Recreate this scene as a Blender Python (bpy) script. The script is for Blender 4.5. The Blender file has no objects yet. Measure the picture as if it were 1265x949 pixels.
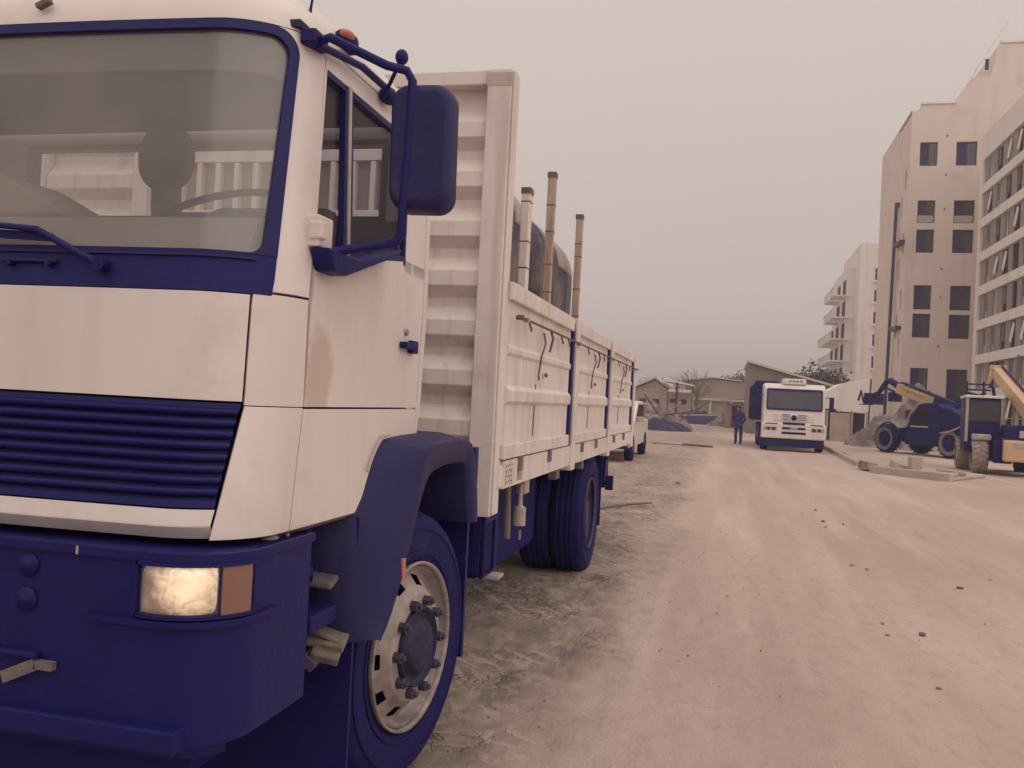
import bpy, bmesh, math, random
import numpy as np
from mathutils import Vector, Matrix
random.seed(7)
R = math.radians
PI = math.pi
sc = bpy.context.scene
col = sc.collection

# ------------------------------------------------------------------ camera
F_PX, A = 1100.0, math.atan(265 / 1100.0)
CAM = Vector((1.12, 0.0, 1.47))
roll, pitch = 0.052, math.atan((492.2 - 474.5) / 1100.0)
cam = bpy.data.cameras.new('camera')
cam.sensor_width = 36.0
cam.lens = 36.0 * F_PX / 1265.0
cam.clip_start, cam.clip_end = 0.05, 4000
co = bpy.data.objects.new('camera', cam)
col.objects.link(co)
fw = Vector((-math.sin(A) * math.cos(pitch), math.cos(A) * math.cos(pitch), math.sin(pitch)))
rt = Vector((math.cos(A), math.sin(A), 0))
up = rt.cross(fw)
r2 = rt * math.cos(roll) + up * math.sin(roll)
u2 = -rt * math.sin(roll) + up * math.cos(roll)
m = Matrix((r2, u2, -fw)).transposed().to_4x4()
m.translation = CAM
co.matrix_world = m
sc.camera = co

# ------------------------------------------------------------------ world, sun, exposure
SUN_EL, SUN_AZ = R(50), R(124)      # azimuth measured clockwise from +Y
w = bpy.data.worlds.new('World')
sc.world = w
w.use_nodes = True
nt = w.node_tree
nt.nodes.clear()
out = nt.nodes.new('ShaderNodeOutputWorld')
bg = nt.nodes.new('ShaderNodeBackground')
bg.inputs['Strength'].default_value = 0.1
sky = nt.nodes.new('ShaderNodeTexSky')
sky.sky_type = 'NISHITA'
sky.sun_disc = False
sky.sun_elevation = SUN_EL
sky.sun_rotation = SUN_AZ
sky.dust_density = 6.0
tc = nt.nodes.new('ShaderNodeTexCoord')
sx = nt.nodes.new('ShaderNodeSeparateXYZ')
nt.links.new(tc.outputs['Generated'], sx.inputs[0])
ramp = nt.nodes.new('ShaderNodeValToRGB')     # overcast cloud: a little brighter overhead
els = ramp.color_ramp.elements
els[0].position = 0.0
els[0].color = (.71, .600, .56, 1)
els[1].position = 1.0
els[1].color = (.95, .84, .74, 1)
for p, c in ((.06, (.71, .602, .56, 1)), (.2, (.67, .572, .53, 1)), (.4, (.70, .61, .555, 1))):
    e = els.new(p)
    e.color = c
nt.links.new(sx.outputs['Z'], ramp.inputs[0])
cn = nt.nodes.new('ShaderNodeTexNoise')       # faint cloud structure
cn.inputs['Scale'].default_value = 2.2
cn.inputs['Detail'].default_value = 3
cmap = nt.nodes.new('ShaderNodeMapRange')
cmap.inputs['To Min'].default_value = 9.5
cmap.inputs['To Max'].default_value = 10.4
nt.links.new(tc.outputs['Generated'], cn.inputs['Vector'])
nt.links.new(cn.outputs[0], cmap.inputs[0])
scl = nt.nodes.new('ShaderNodeVectorMath')
scl.operation = 'SCALE'
nt.links.new(ramp.outputs[0], scl.inputs[0])
nt.links.new(cmap.outputs[0], scl.inputs['Scale'])
mx = nt.nodes.new('ShaderNodeMix')
mx.data_type = 'RGBA'
mx.inputs[0].default_value = 0.96
nt.links.new(sky.outputs[0], mx.inputs[6])
nt.links.new(scl.outputs[0], mx.inputs[7])
nt.links.new(mx.outputs[2], bg.inputs['Color'])
nt.links.new(bg.outputs[0], out.inputs[0])

sun = bpy.data.lights.new('sun', 'SUN')
sun.energy = 1.15
sun.angle = R(110)
sun.color = (1.0, .95, .92)
so = bpy.data.objects.new('sun', sun)
sd = Vector((math.sin(SUN_AZ) * math.cos(SUN_EL), math.cos(SUN_AZ) * math.cos(SUN_EL), math.sin(SUN_EL)))
so.rotation_euler = sd.to_track_quat('Z', 'Y').to_euler()
so.location = sd * 60
col.objects.link(so)

sc.view_settings.view_transform = 'Standard'
sc.view_settings.look = 'None'
sc.view_settings.exposure = 0.0
sc.view_settings.gamma = 1.0
sc.render.engine = 'CYCLES'
sc.cycles.use_denoising = True
sc.cycles.max_bounces = 8
sc.cycles.volume_bounces = 0

HAZE = 0.0019

# ------------------------------------------------------------------ materials
def s2l(c):
    return tuple(((v / 255) / 12.92 if v / 255 <= .04045 else ((v / 255 + .055) / 1.055) ** 2.4) for v in c)

def mat(name, c, rough=.6, metal=0., var=.12, scale=3., dirt=None, dirt_amt=0., dirt_scale=1.5,
        bump=.0, bscale=30., spec=.5, coat=0., stretch=(1, 1, 1), dirt_lo=.55, dirt_hi=.75, streak=0., streak_col=(.3, .22, .18), patch=None):
    """Procedural principled material: base colour with soft variation, patchy dirt and fine relief."""
    mt = bpy.data.materials.new(name)
    mt.use_nodes = True
    n = mt.node_tree
    b = n.nodes['Principled BSDF']
    b.inputs['Roughness'].default_value = rough
    b.inputs['Metallic'].default_value = metal
    b.inputs['Specular IOR Level'].default_value = spec
    if coat:
        b.inputs['Coat Weight'].default_value = coat
        b.inputs['Coat Roughness'].default_value = .15
    t = n.nodes.new('ShaderNodeTexCoord')
    mp = n.nodes.new('ShaderNodeMapping')
    mp.inputs['Scale'].default_value = stretch
    n.links.new(t.outputs['Object'], mp.inputs[0])
    nz = n.nodes.new('ShaderNodeTexNoise')
    nz.inputs['Scale'].default_value = scale
    nz.inputs['Detail'].default_value = 6
    nz.inputs['Roughness'].default_value = .62
    n.links.new(mp.outputs[0], nz.inputs['Vector'])
    rp = n.nodes.new('ShaderNodeValToRGB')
    lo = tuple(v * (1 - var) for v in c) + (1,)
    hi = tuple(min(1, v * (1 + var * .6)) for v in c) + (1,)
    rp.color_ramp.elements[0].position = .3
    rp.color_ramp.elements[0].color = lo
    rp.color_ramp.elements[1].position = .7
    rp.color_ramp.elements[1].color = hi
    n.links.new(nz.outputs[0], rp.inputs[0])
    last = rp.outputs[0]
    if dirt:
        dn = n.nodes.new('ShaderNodeTexNoise')
        dn.inputs['Scale'].default_value = dirt_scale
        dn.inputs['Detail'].default_value = 9
        dn.inputs['Roughness'].default_value = .7
        n.links.new(mp.outputs[0], dn.inputs['Vector'])
        mr = n.nodes.new('ShaderNodeMapRange')
        mr.inputs['From Min'].default_value = dirt_lo
        mr.inputs['From Max'].default_value = dirt_hi
        mr.inputs['To Max'].default_value = dirt_amt
        n.links.new(dn.outputs[0], mr.inputs[0])
        mm = n.nodes.new('ShaderNodeMix')
        mm.data_type = 'RGBA'
        mm.inputs[7].default_value = tuple(dirt) + (1,)
        n.links.new(mr.outputs[0], mm.inputs[0])
        n.links.new(last, mm.inputs[6])
        last = mm.outputs[2]
    if streak:                                   # run-off streaks down the surface
        m2 = n.nodes.new('ShaderNodeMapping')
        m2.inputs['Scale'].default_value = (1, 1, .07)
        n.links.new(t.outputs['Object'], m2.inputs[0])
        sn = n.nodes.new('ShaderNodeTexNoise')
        sn.inputs['Scale'].default_value = scale * 6
        sn.inputs['Detail'].default_value = 6
        n.links.new(m2.outputs[0], sn.inputs['Vector'])
        sr = n.nodes.new('ShaderNodeMapRange')
        sr.inputs['From Min'].default_value = .52
        sr.inputs['From Max'].default_value = .72
        sr.inputs['To Max'].default_value = streak
        n.links.new(sn.outputs[0], sr.inputs[0])
        sm_ = n.nodes.new('ShaderNodeMix')
        sm_.data_type = 'RGBA'
        sm_.inputs[7].default_value = tuple(streak_col) + (1,)
        n.links.new(sr.outputs[0], sm_.inputs[0])
        n.links.new(last, sm_.inputs[6])
        last = sm_.outputs[2]
    if patch:                                    # one worn patch: (centre, radii, colour, amount)
        pc, pr_, pcol, pa = patch
        vs_ = n.nodes.new('ShaderNodeVectorMath')
        vs_.operation = 'SUBTRACT'
        vs_.inputs[1].default_value = pc
        n.links.new(t.outputs['Object'], vs_.inputs[0])
        vd = n.nodes.new('ShaderNodeVectorMath')
        vd.operation = 'DIVIDE'
        vd.inputs[1].default_value = pr_
        n.links.new(vs_.outputs[0], vd.inputs[0])
        vl = n.nodes.new('ShaderNodeVectorMath')
        vl.operation = 'LENGTH'
        n.links.new(vd.outputs[0], vl.inputs[0])
        pn = n.nodes.new('ShaderNodeTexNoise')
        pn.inputs['Scale'].default_value = 9
        pn.inputs['Detail'].default_value = 7
        n.links.new(t.outputs['Object'], pn.inputs['Vector'])
        pm = n.nodes.new('ShaderNodeMath')
        pm.operation = 'ADD'
        n.links.new(vl.outputs['Value'], pm.inputs[0])
        n.links.new(pn.outputs[0], pm.inputs[1])
        pq = n.nodes.new('ShaderNodeMapRange')
        pq.inputs['From Min'].default_value = 1.15
        pq.inputs['From Max'].default_value = 1.5
        pq.inputs['To Min'].default_value = pa
        pq.inputs['To Max'].default_value = 0
        n.links.new(pm.outputs[0], pq.inputs[0])
        px_ = n.nodes.new('ShaderNodeMix')
        px_.data_type = 'RGBA'
        px_.inputs[7].default_value = tuple(pcol) + (1,)
        n.links.new(pq.outputs[0], px_.inputs[0])
        n.links.new(last, px_.inputs[6])
        last = px_.outputs[2]
    n.links.new(last, b.inputs['Base Color'])
    if bump:
        bn = n.nodes.new('ShaderNodeTexNoise')
        bn.inputs['Scale'].default_value = bscale
        bn.inputs['Detail'].default_value = 5
        n.links.new(mp.outputs[0], bn.inputs['Vector'])
        bu = n.nodes.new('ShaderNodeBump')
        bu.inputs['Strength'].default_value = bump
        bu.inputs['Distance'].default_value = .02
        n.links.new(bn.outputs[0], bu.inputs['Height'])
        n.links.new(bu.outputs[0], b.inputs['Normal'])
    return mt

NAVY = (.050, .040, .235)
M = {}
M['paint'] = mat('cab_paint', (0.75, 0.668, 0.625), .38, var=.05, scale=1.2, dirt=(.50, .37, .31), dirt_amt=.45, dirt_scale=1.6, coat=.25, spec=.4, streak=.22, streak_col=(.48, .38, .33))
M['doorpaint'] = mat('door_paint', (.74, .655, .612), .4, var=.05, scale=1.2, dirt=(.50, .37, .31), dirt_amt=.5, dirt_scale=1.8, coat=.2, spec=.4, streak=.25, streak_col=(.48, .38, .33),
                      patch=((1.2, -3.15, 1.50), (.3, .10, .16), (.56, .42, .36), .8))
M['bedpaint'] = mat('bed_paint', (0.76, 0.67, 0.625), .55, var=.07, scale=2., dirt=(.40, .28, .24), dirt_amt=.5, dirt_scale=2.6, bump=.08, bscale=9, dirt_lo=.54, dirt_hi=.78, streak=.45, streak_col=(.42, .31, .27))
M['dark'] = mat('navy_plastic', (0.0115, 0.0105, 0.108), .5, var=.12, scale=5, dirt=(.033, .028, .085), dirt_amt=.5, dirt_scale=3, bump=.1, bscale=60, spec=.22)
M['fender'] = mat('fender_plastic', (0.022, 0.0195, 0.09), .48, var=.15, scale=3, dirt=(.085, .070, .090), dirt_amt=.9, dirt_scale=1.6, bump=.12, bscale=45, spec=.22)
M['under'] = mat('underbody_navy', (0.011, 0.01, 0.11), .8, var=.15, scale=5, bump=.2, bscale=20, spec=.22)
M['tyre'] = mat('tyre_rubber', (0.0115, 0.01, 0.092), .75, var=.15, scale=6, dirt=(.045, .036, .075), dirt_amt=.6, dirt_scale=4, bump=.2, bscale=50, spec=.22)
M['grille'] = mat('grille_navy', (0.012, 0.011, 0.108), .45, var=.08, scale=4, dirt=(.035, .029, .09), dirt_amt=.4, spec=.22)
M['rim'] = mat('wheel_rim', (0.44, 0.365, 0.33), .5, var=.15, scale=5, dirt=(.15, .115, .13), dirt_amt=.85, dirt_scale=4.5, bump=.2, dirt_lo=.42, dirt_hi=.62)
M['rimdirt'] = mat('wheel_dust', (0.2, 0.16, 0.15), .7, var=.3, scale=8)
M['chrome'] = mat('worn_metal', (.35, .30, .30), .4, .6, var=.2, scale=8)
M['seal'] = mat('window_seal', (0.014, 0.0125, 0.095), .4, var=.1, spec=.22)
M['cloth'] = mat('seat_cloth', (0.2, 0.175, 0.175), .9, var=.2, scale=10, bump=.2)
M['dash'] = mat('dashboard_plastic', (0.22, 0.19, 0.175), .8, var=.15, scale=6)
M['liner'] = mat('cab_lining', (0.03, 0.027, 0.07), .9, var=.1)
M['mud'] = mat('dried_mud', (0.2, 0.165, 0.125), .95, var=.35, scale=14, bump=.6, bscale=25, dirt=(.08, .06, .16), dirt_amt=.8, dirt_scale=5, dirt_lo=.45, dirt_hi=.6)
M['wood'] = mat('stake_wood', (.47, .35, .28), .85, var=.25, scale=4, stretch=(6, 6, 1), dirt=(.16, .11, .10), dirt_amt=.7, dirt_scale=3, bump=.3)
M['rust'] = mat('rusty_metal', (0.17, 0.115, 0.105), .85, var=.3, scale=9, bump=.3, dirt=(.1, .07, .13), dirt_amt=.6, dirt_scale=6)
M['tarp'] = mat('dark_tarp', (.075, .064, .105), .75, var=.45, scale=4, bump=1.0, bscale=7, dirt=(.24, .19, .17), dirt_amt=.8, dirt_scale=2.5, dirt_lo=.45, dirt_hi=.62, streak=.5, streak_col=(.28, .22, .19))
M['tarpband'] = mat('pale_strap', (.42, .34, .31), .7, var=.25, scale=5, bump=.3)
M['amber'] = mat('amber_lens', (0.27, 0.14, 0.11), .3, var=.15, scale=6)
M['red'] = mat('red_lens', (.55, .16, .13), .3, var=.1)
M['pale'] = mat('pale_metal', (.46, .39, .34), .6, var=.25, scale=6, bump=.1)
M['ink'] = mat('dark_lettering', (.20, .14, .13), .8, var=.3, scale=40)
M['inkfaint'] = mat('faded_lettering', (.42, .31, .28), .8, var=.3, scale=40)

def glass_mat(name, tint, veil, amount, gloss=.25):
    mt = bpy.data.materials.new(name)
    mt.use_nodes = True
    n = mt.node_tree
    n.nodes.clear()
    o = n.nodes.new('ShaderNodeOutputMaterial')
    tr = n.nodes.new('ShaderNodeBsdfTransparent')
    tr.inputs[0].default_value = tint + (1,)
    gl = n.nodes.new('ShaderNodeBsdfGlossy')
    gl.inputs['Roughness'].default_value = .22
    gl.inputs[0].default_value = (.9, .88, .86, 1)
    df = n.nodes.new('ShaderNodeBsdfDiffuse')
    t = n.nodes.new('ShaderNodeTexCoord')
    nz = n.nodes.new('ShaderNodeTexNoise')
    nz.inputs['Scale'].default_value = 2.2
    nz.inputs['Detail'].default_value = 8
    n.links.new(t.outputs['Object'], nz.inputs['Vector'])
    df.inputs[0].default_value = veil + (1,)
    mr = n.nodes.new('ShaderNodeMapRange')
    mr.inputs['From Min'].default_value = .3
    mr.inputs['From Max'].default_value = .7
    mr.inputs['To Min'].default_value = amount * .55
    mr.inputs['To Max'].default_value = amount * 1.5
    n.links.new(nz.outputs[0], mr.inputs[0])
    fr = n.nodes.new('ShaderNodeLayerWeight')
    pw = n.nodes.new('ShaderNodeMath')
    pw.operation = 'POWER'
    pw.inputs[1].default_value = 4
    n.links.new(fr.outputs['Facing'], pw.inputs[0])
    ml = n.nodes.new('ShaderNodeMath')
    ml.operation = 'ADD'
    ml.inputs[1].default_value = gloss
    cap = n.nodes.new('ShaderNodeMath')
    cap.operation = 'MULTIPLY'
    cap.inputs[1].default_value = .35
    n.links.new(pw.outputs[0], cap.inputs[0])
    n.links.new(cap.outputs[0], ml.inputs[0])
    ml.use_clamp = True
    m1 = n.nodes.new('ShaderNodeMixShader')
    m2 = n.nodes.new('ShaderNodeMixShader')
    n.links.new(mr.outputs[0], m1.inputs[0])
    n.links.new(tr.outputs[0], m1.inputs[1])
    n.links.new(df.outputs[0], m1.inputs[2])
    n.links.new(ml.outputs[0], m2.inputs[0])
    n.links.new(m1.outputs[0], m2.inputs[1])
    n.links.new(gl.outputs[0], m2.inputs[2])
    n.links.new(m2.outputs[0], o.inputs[0])
    return mt

M['glass'] = glass_mat('dusty_sheen_windscreen', (.93, .92, .90), (.36, .31, .28), .30, .10)  # veil is dust plus sky reflection put into the diffuse colour
M['clearglass'] = glass_mat('rear_window_glass', (.93, .93, .95), (.3, .27, .26), .05, .03)
M['sideglass'] = glass_mat('side_window_glass', (.80, .80, .88), (.14, .12, .2), .06, .05)
M['farglass'] = glass_mat('far_window_glass', (.35, .33, .45), (.12, .10, .15), .25, .06)

def lamp_mat(name, c, strength):
    mt = mat(name, c, .25, var=.2, scale=12)
    b = mt.node_tree.nodes['Principled BSDF']
    b.inputs['Emission Color'].default_value = c + (1,)
    b.inputs['Emission Strength'].default_value = strength
    return mt
M['lamp_on'] = lamp_mat('lit_headlight_bulb', (1., .86, .62), 2.0)
M['glow'] = lamp_mat('lit_headlight_bowl', (.95, .70, .50), .75)
M['reflector'] = mat('headlight_reflector', (.85, .74, .62), .18, .65, var=.25, scale=14, bump=.25, bscale=18)

def headlamp_mat(centre):
    mt = mat('lit_headlight_bowl', (.62, .50, .42), .25, .5, var=.35, scale=16, bump=.3, bscale=22)
    n = mt.node_tree
    b = n.nodes['Principled BSDF']
    t = n.nodes.new('ShaderNodeTexCoord')
    def mth(op, a, c=0.):
        q = n.nodes.new('ShaderNodeMath')
        q.operation = op
        for k, v in enumerate((a, c)):
            if hasattr(v, 'links'):
                n.links.new(v, q.inputs[k])
            else:
                q.inputs[k].default_value = v
        return q.outputs[0]
    vs_ = n.nodes.new('ShaderNodeVectorMath')
    vs_.operation = 'SUBTRACT'
    vs_.inputs[1].default_value = centre
    n.links.new(t.outputs['Object'], vs_.inputs[0])
    vl = n.nodes.new('ShaderNodeVectorMath')
    vl.operation = 'LENGTH'
    n.links.new(vs_.outputs[0], vl.inputs[0])
    nz = n.nodes.new('ShaderNodeTexNoise')
    nz.inputs['Scale'].default_value = 34
    nz.inputs['Detail'].default_value = 4
    nz.inputs['Distortion'].default_value = 1.5
    n.links.new(t.outputs['Object'], nz.inputs['Vector'])
    d = mth('ADD', vl.outputs['Value'], mth('MULTIPLY', mth('SUBTRACT', nz.outputs[0], .5), .09))
    mr = n.nodes.new('ShaderNodeMapRange')
    for k, v in zip(('From Min', 'From Max', 'To Min', 'To Max'), (.02, .090, .95, .04)):
        mr.inputs[k].default_value = v
    n.links.new(d, mr.inputs[0])
    n.links.new(mr.outputs[0], b.inputs['Emission Strength'])
    b.inputs['Emission Color'].default_value = (1., .72, .47, 1)
    return mt

# ------------------------------------------------------------------ mesh builder
ORG = [Vector((0, 0, 0))]

class MB:
    def __init__(s):
        s.v, s.f, s.sm = [], [], []
    def add(s, vs, fs, smooth=False):
        o = len(s.v)
        s.v += [tuple(p) for p in vs]
        s.f += [tuple(i + o for i in f) for f in fs]
        s.sm += [smooth] * len(fs)
        return s
    def box(s, x0, x1, y0, y1, z0, z1):
        x0, x1 = min(x0, x1), max(x0, x1)
        y0, y1 = min(y0, y1), max(y0, y1)
        z0, z1 = min(z0, z1), max(z0, z1)
        v = [(x, y, z) for z in (z0, z1) for y in (y0, y1) for x in (x0, x1)]
        return s.add(v, [(0, 2, 3, 1), (4, 5, 7, 6), (0, 1, 5, 4), (2, 6, 7, 3), (0, 4, 6, 2), (1, 3, 7, 5)])
    def obox(s, c, size, rot=(0, 0, 0)):
        from mathutils import Euler
        e = Euler(rot).to_matrix()
        c = Vector(c)
        h = [d / 2 for d in size]
        v = [c + e @ Vector((x * h[0], y * h[1], z * h[2])) for z in (-1, 1) for y in (-1, 1) for x in (-1, 1)]
        return s.add(v, [(0, 2, 3, 1), (4, 5, 7, 6), (0, 1, 5, 4), (2, 6, 7, 3), (0, 4, 6, 2), (1, 3, 7, 5)])
    def bar(s, a, b, wd, ht, upv=(0, 0, 1)):
        a, b = Vector(a), Vector(b)
        d = (b - a).normalized()
        sd_ = d.cross(Vector(upv))
        if sd_.length < 1e-4:
            sd_ = d.cross(Vector((1, 0, 0)))
        sd_.normalize()
        uu = sd_.cross(d)
        v = [p + sd_ * (i * wd / 2) + uu * (j * ht / 2) for p in (a, b) for j in (-1, 1) for i in (-1, 1)]
        return s.add(v, [(0, 1, 3, 2), (4, 6, 7, 5), (0, 4, 5, 1), (2, 3, 7, 6), (0, 2, 6, 4), (1, 5, 7, 3)])
    def tube(s, pts, r, seg=10, caps=True):
        pts = [Vector(p) for p in pts]
        rr = r if isinstance(r, (list, tuple)) else [r] * len(pts)
        rings, prev = [], None
        o = []
        for i, p in enumerate(pts):
            d = (pts[min(i + 1, len(pts) - 1)] - pts[max(i - 1, 0)]).normalized()
            if prev is None:
                a = d.orthogonal().normalized()
            else:
                a = (prev - d * prev.dot(d)).normalized()
            prev = a
            b = d.cross(a)
            for k in range(seg):
                t = 2 * PI * k / seg
                o.append(p + (a * math.cos(t) + b * math.sin(t)) * rr[i])
        n = len(pts)
        f = [(i * seg + k, i * seg + (k + 1) % seg, (i + 1) * seg + (k + 1) % seg, (i + 1) * seg + k) for i in range(n - 1) for k in range(seg)]
        s.add(o, f, True)
        if caps:
            s.add(o[:seg], [tuple(reversed(range(seg)))])
            s.add(o[-seg:], [tuple(range(seg))])
        return s
    def lathe(s, c, axis, prof, seg=40, smooth=True, closed=False):
        """prof: (radius, offset along axis)"""
        c, axis = Vector(c), Vector(axis).normalized()
        a = axis.orthogonal().normalized()
        b = axis.cross(a)
        v = [c + axis * h + (a * math.cos(2 * PI * k / seg) + b * math.sin(2 * PI * k / seg)) * r for r, h in prof for k in range(seg)]
        n = len(prof)
        rng = range(n) if closed else range(n - 1)
        f = [(i * seg + k, i * seg + (k + 1) % seg, ((i + 1) % n) * seg + (k + 1) % seg, ((i + 1) % n) * seg + k) for i in rng for k in range(seg)]
        return s.add(v, f, smooth)
    def prism(s, poly, fn, a, b):
        """poly: 2-D outline, fn(p, q, t) -> xyz, extruded from t=a to t=b"""
        n = len(poly)
        v = [fn(p, q, a) for p, q in poly] + [fn(p, q, b) for p, q in poly]
        f = [tuple(range(n)), tuple(reversed(range(n, 2 * n)))] + [(i, i + n, (i + 1) % n + n, (i + 1) % n) for i in range(n)]
        return s.add(v, f)
    def grid(s, P, thick=0., smooth=True, nrm=None):
        """P[i][j] points; with thick, a closed slab going inwards along the normals"""
        P = np.array(P, float)
        I, J = P.shape[:2]
        v = P.reshape(-1, 3)
        f = [(i * J + j, i * J + j + 1, (i + 1) * J + j + 1, (i + 1) * J + j) for i in range(I - 1) for j in range(J - 1)]
        s.add(v, f, smooth)
        if thick:
            du = np.gradient(P, axis=1)
            dv = np.gradient(P, axis=0)
            N = np.cross(du, dv)
            N /= np.maximum(np.linalg.norm(N, axis=2, keepdims=True), 1e-9)
            Q = P - N * thick
            s.add(Q.reshape(-1, 3), [tuple(reversed(q)) for q in f], smooth)
            bd = [(0, j) for j in range(J)] + [(i, J - 1) for i in range(1, I)] + [(I - 1, j) for j in range(J - 2, -1, -1)] + [(i, 0) for i in range(I - 2, 0, -1)]
            n = len(bd)
            s.add([P[b] for b in bd] + [Q[b] for b in bd], [(i, i + n, (i + 1) % n + n, (i + 1) % n) for i in range(n)])
        return s
    def ellipsoid(s, c, r, seg=16, rings=10, p=1.0):
        v = []
        for i in range(rings + 1):
            t = PI * i / rings
            for k in range(seg):
                a = 2 * PI * k / seg
                q = [math.sin(t) * math.cos(a), math.sin(t) * math.sin(a), math.cos(t)]
                q = [math.copysign(abs(x) ** p, x) for x in q]
                v.append((c[0] + r[0] * q[0], c[1] + r[1] * q[1], c[2] + r[2] * q[2]))
        f = [(i * seg + k, (i + 1) * seg + k, (i + 1) * seg + (k + 1) % seg, i * seg + (k + 1) % seg) for i in range(rings) for k in range(seg)]
        return s.add(v, f, True)
    def build(s, name, material, parent=None, bevel=0., label=None, kind=None, merge=False):
        me = bpy.data.meshes.new(name)
        o_ = ORG[0]
        me.from_pydata([(p[0] - o_.x, p[1] - o_.y, p[2] - o_.z) for p in s.v], [], s.f)
        me.materials.append(material)
        me.polygons.foreach_set('use_smooth', s.sm)
        if merge:
            bm = bmesh.new()
            bm.from_mesh(me)
            bmesh.ops.remove_doubles(bm, verts=bm.verts, dist=1e-5)
            bm.to_mesh(me)
            bm.free()
        me.update()
        o = bpy.data.objects.new(name, me)
        col.objects.link(o)
        if parent:
            o.parent = parent
        else:
            o.location = ORG[0]
        if bevel:
            b = o.modifiers.new('bevel', 'BEVEL')
            b.width = bevel
            b.segments = 2
            b.limit_method = 'ANGLE'
            b.angle_limit = R(40)
        if label:
            o['label'] = label
        if kind:
            o['kind'] = kind
        return o

def thing(name, label, cat, loc, rz=0., group=None):
    o = bpy.data.objects.new(name, None)
    col.objects.link(o)
    o.location = loc
    o.rotation_euler = (0, 0, rz)
    o['label'], o['category'] = label, cat
    if group:
        o['group'] = group
    ORG[0] = Vector(loc) if rz == 0. else Vector((0, 0, 0))
    return o

def tag(o, label=None, cat=None, group=None, kind=None):
    for k, v in (('label', label), ('category', cat), ('group', group), ('kind', kind)):
        if v:
            o[k] = v
    return o

def part(mb, name, mt, parent, bevel=0., label=None, kind=None):
    return mb.build(name, M[mt] if isinstance(mt, str) else mt, parent, bevel, label, kind)

def share(o, dx=(0, 0, 0), parent=None, scale=None):
    """a copy of a single part, sharing its mesh, shifted"""
    c = o.copy()
    col.objects.link(c)
    c.parent = parent or o.parent
    c.location = Vector(o.location) + Vector(dx)
    if scale:
        c.scale = scale
    return c

def lerp(a, b, t):
    return a + (b - a) * t

def interp(tab, z):
    for (a, b), (c, d) in zip(tab, tab[1:]):
        if z <= c:
            return b + (d - b) * max(0., (z - a) / (c - a))
    return tab[-1][1]

# ================================================================== SETTING
# ------------------------------------------------------------------ ground
def vnoise(x, y, seed):
    rs = np.random.RandomState(seed)
    T = rs.rand(256, 256)
    xi, yi = np.floor(x).astype(int), np.floor(y).astype(int)
    xf, yf_ = x - xi, y - yi
    xf, yf_ = xf * xf * (3 - 2 * xf), yf_ * yf_ * (3 - 2 * yf_)
    g = lambda a, b: T[a % 256, b % 256]
    return (g(xi, yi) * (1 - xf) + g(xi + 1, yi) * xf) * (1 - yf_) + (g(xi, yi + 1) * (1 - xf) + g(xi + 1, yi + 1) * xf) * yf_

def fbm(x, y, seed, o=4):
    return sum(vnoise(x * 2 ** k, y * 2 ** k, seed + k) / 2 ** k for k in range(o)) / sum(1 / 2 ** k for k in range(o)) - .5

gx = np.concatenate([-np.geomspace(500, 6, 22), np.arange(-5.5, -1.6, .3), np.arange(-1.5, 4.2, .035), np.arange(4.3, 14, .2), np.geomspace(14.5, 500, 22)])
gy = np.concatenate([-np.geomspace(500, 3, 14), np.arange(-2.5, 2.4, .3), np.arange(2.5, 9, .035), np.arange(9.05, 22, .1), np.arange(22.2, 50, .5), np.geomspace(51, 800, 30)])
GX, GY = np.meshgrid(gx, gy)
near = np.clip((46 - GY) / 30, 0, 1) * np.clip((GY + 3) / 3, 0, 1) * np.clip((16 - np.abs(GX)) / 6, 0, 1)
verge = 1 / (1 + np.exp((GX - .75 + .5 * fbm(GX * .8, GY * .5, 3)) * 6))
H = near * (.035 * fbm(GX * .9, GY * .35, 11) + .014 * fbm(GX * 5, GY * 2.2, 21))
churn = fbm(GX * 4.5, GY * 3.0, 31)
H += near * verge * (.05 * churn + .035 * np.abs(fbm(GX * 9, GY * 7, 41)))
H += near * verge * .045 * np.clip(fbm(GX * 3.2 + .3 * GY, GY * 5.5, 51) - .02, 0, .08) * 4
tracks = np.exp(-((GX - 1.35 - .04 * np.sin(GY * .3)) / .22) ** 2) + np.exp(-((GX - 3.0) / .25) ** 2)
H -= near * .018 * tracks
dw = np.minimum(np.hypot((GX + .1) / .35, (GY - 3.24) / .5), np.hypot((GX + .3) / .6, (GY - 8.05) / .6))
H = H * np.clip(dw - .4, 0, 1) - .004
gm = bpy.data.meshes.new('ground')
nx_, ny_ = len(gx), len(gy)
idx = np.arange(nx_ * ny_).reshape(ny_, nx_)
quads = np.stack([idx[:-1, :-1], idx[:-1, 1:], idx[1:, 1:], idx[1:, :-1]], -1).reshape(-1, 4)
gm.from_pydata(np.stack([GX, GY, H], -1).reshape(-1, 3).tolist(), [], quads.tolist())
gm.polygons.foreach_set('use_smooth', [True] * len(quads))

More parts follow.
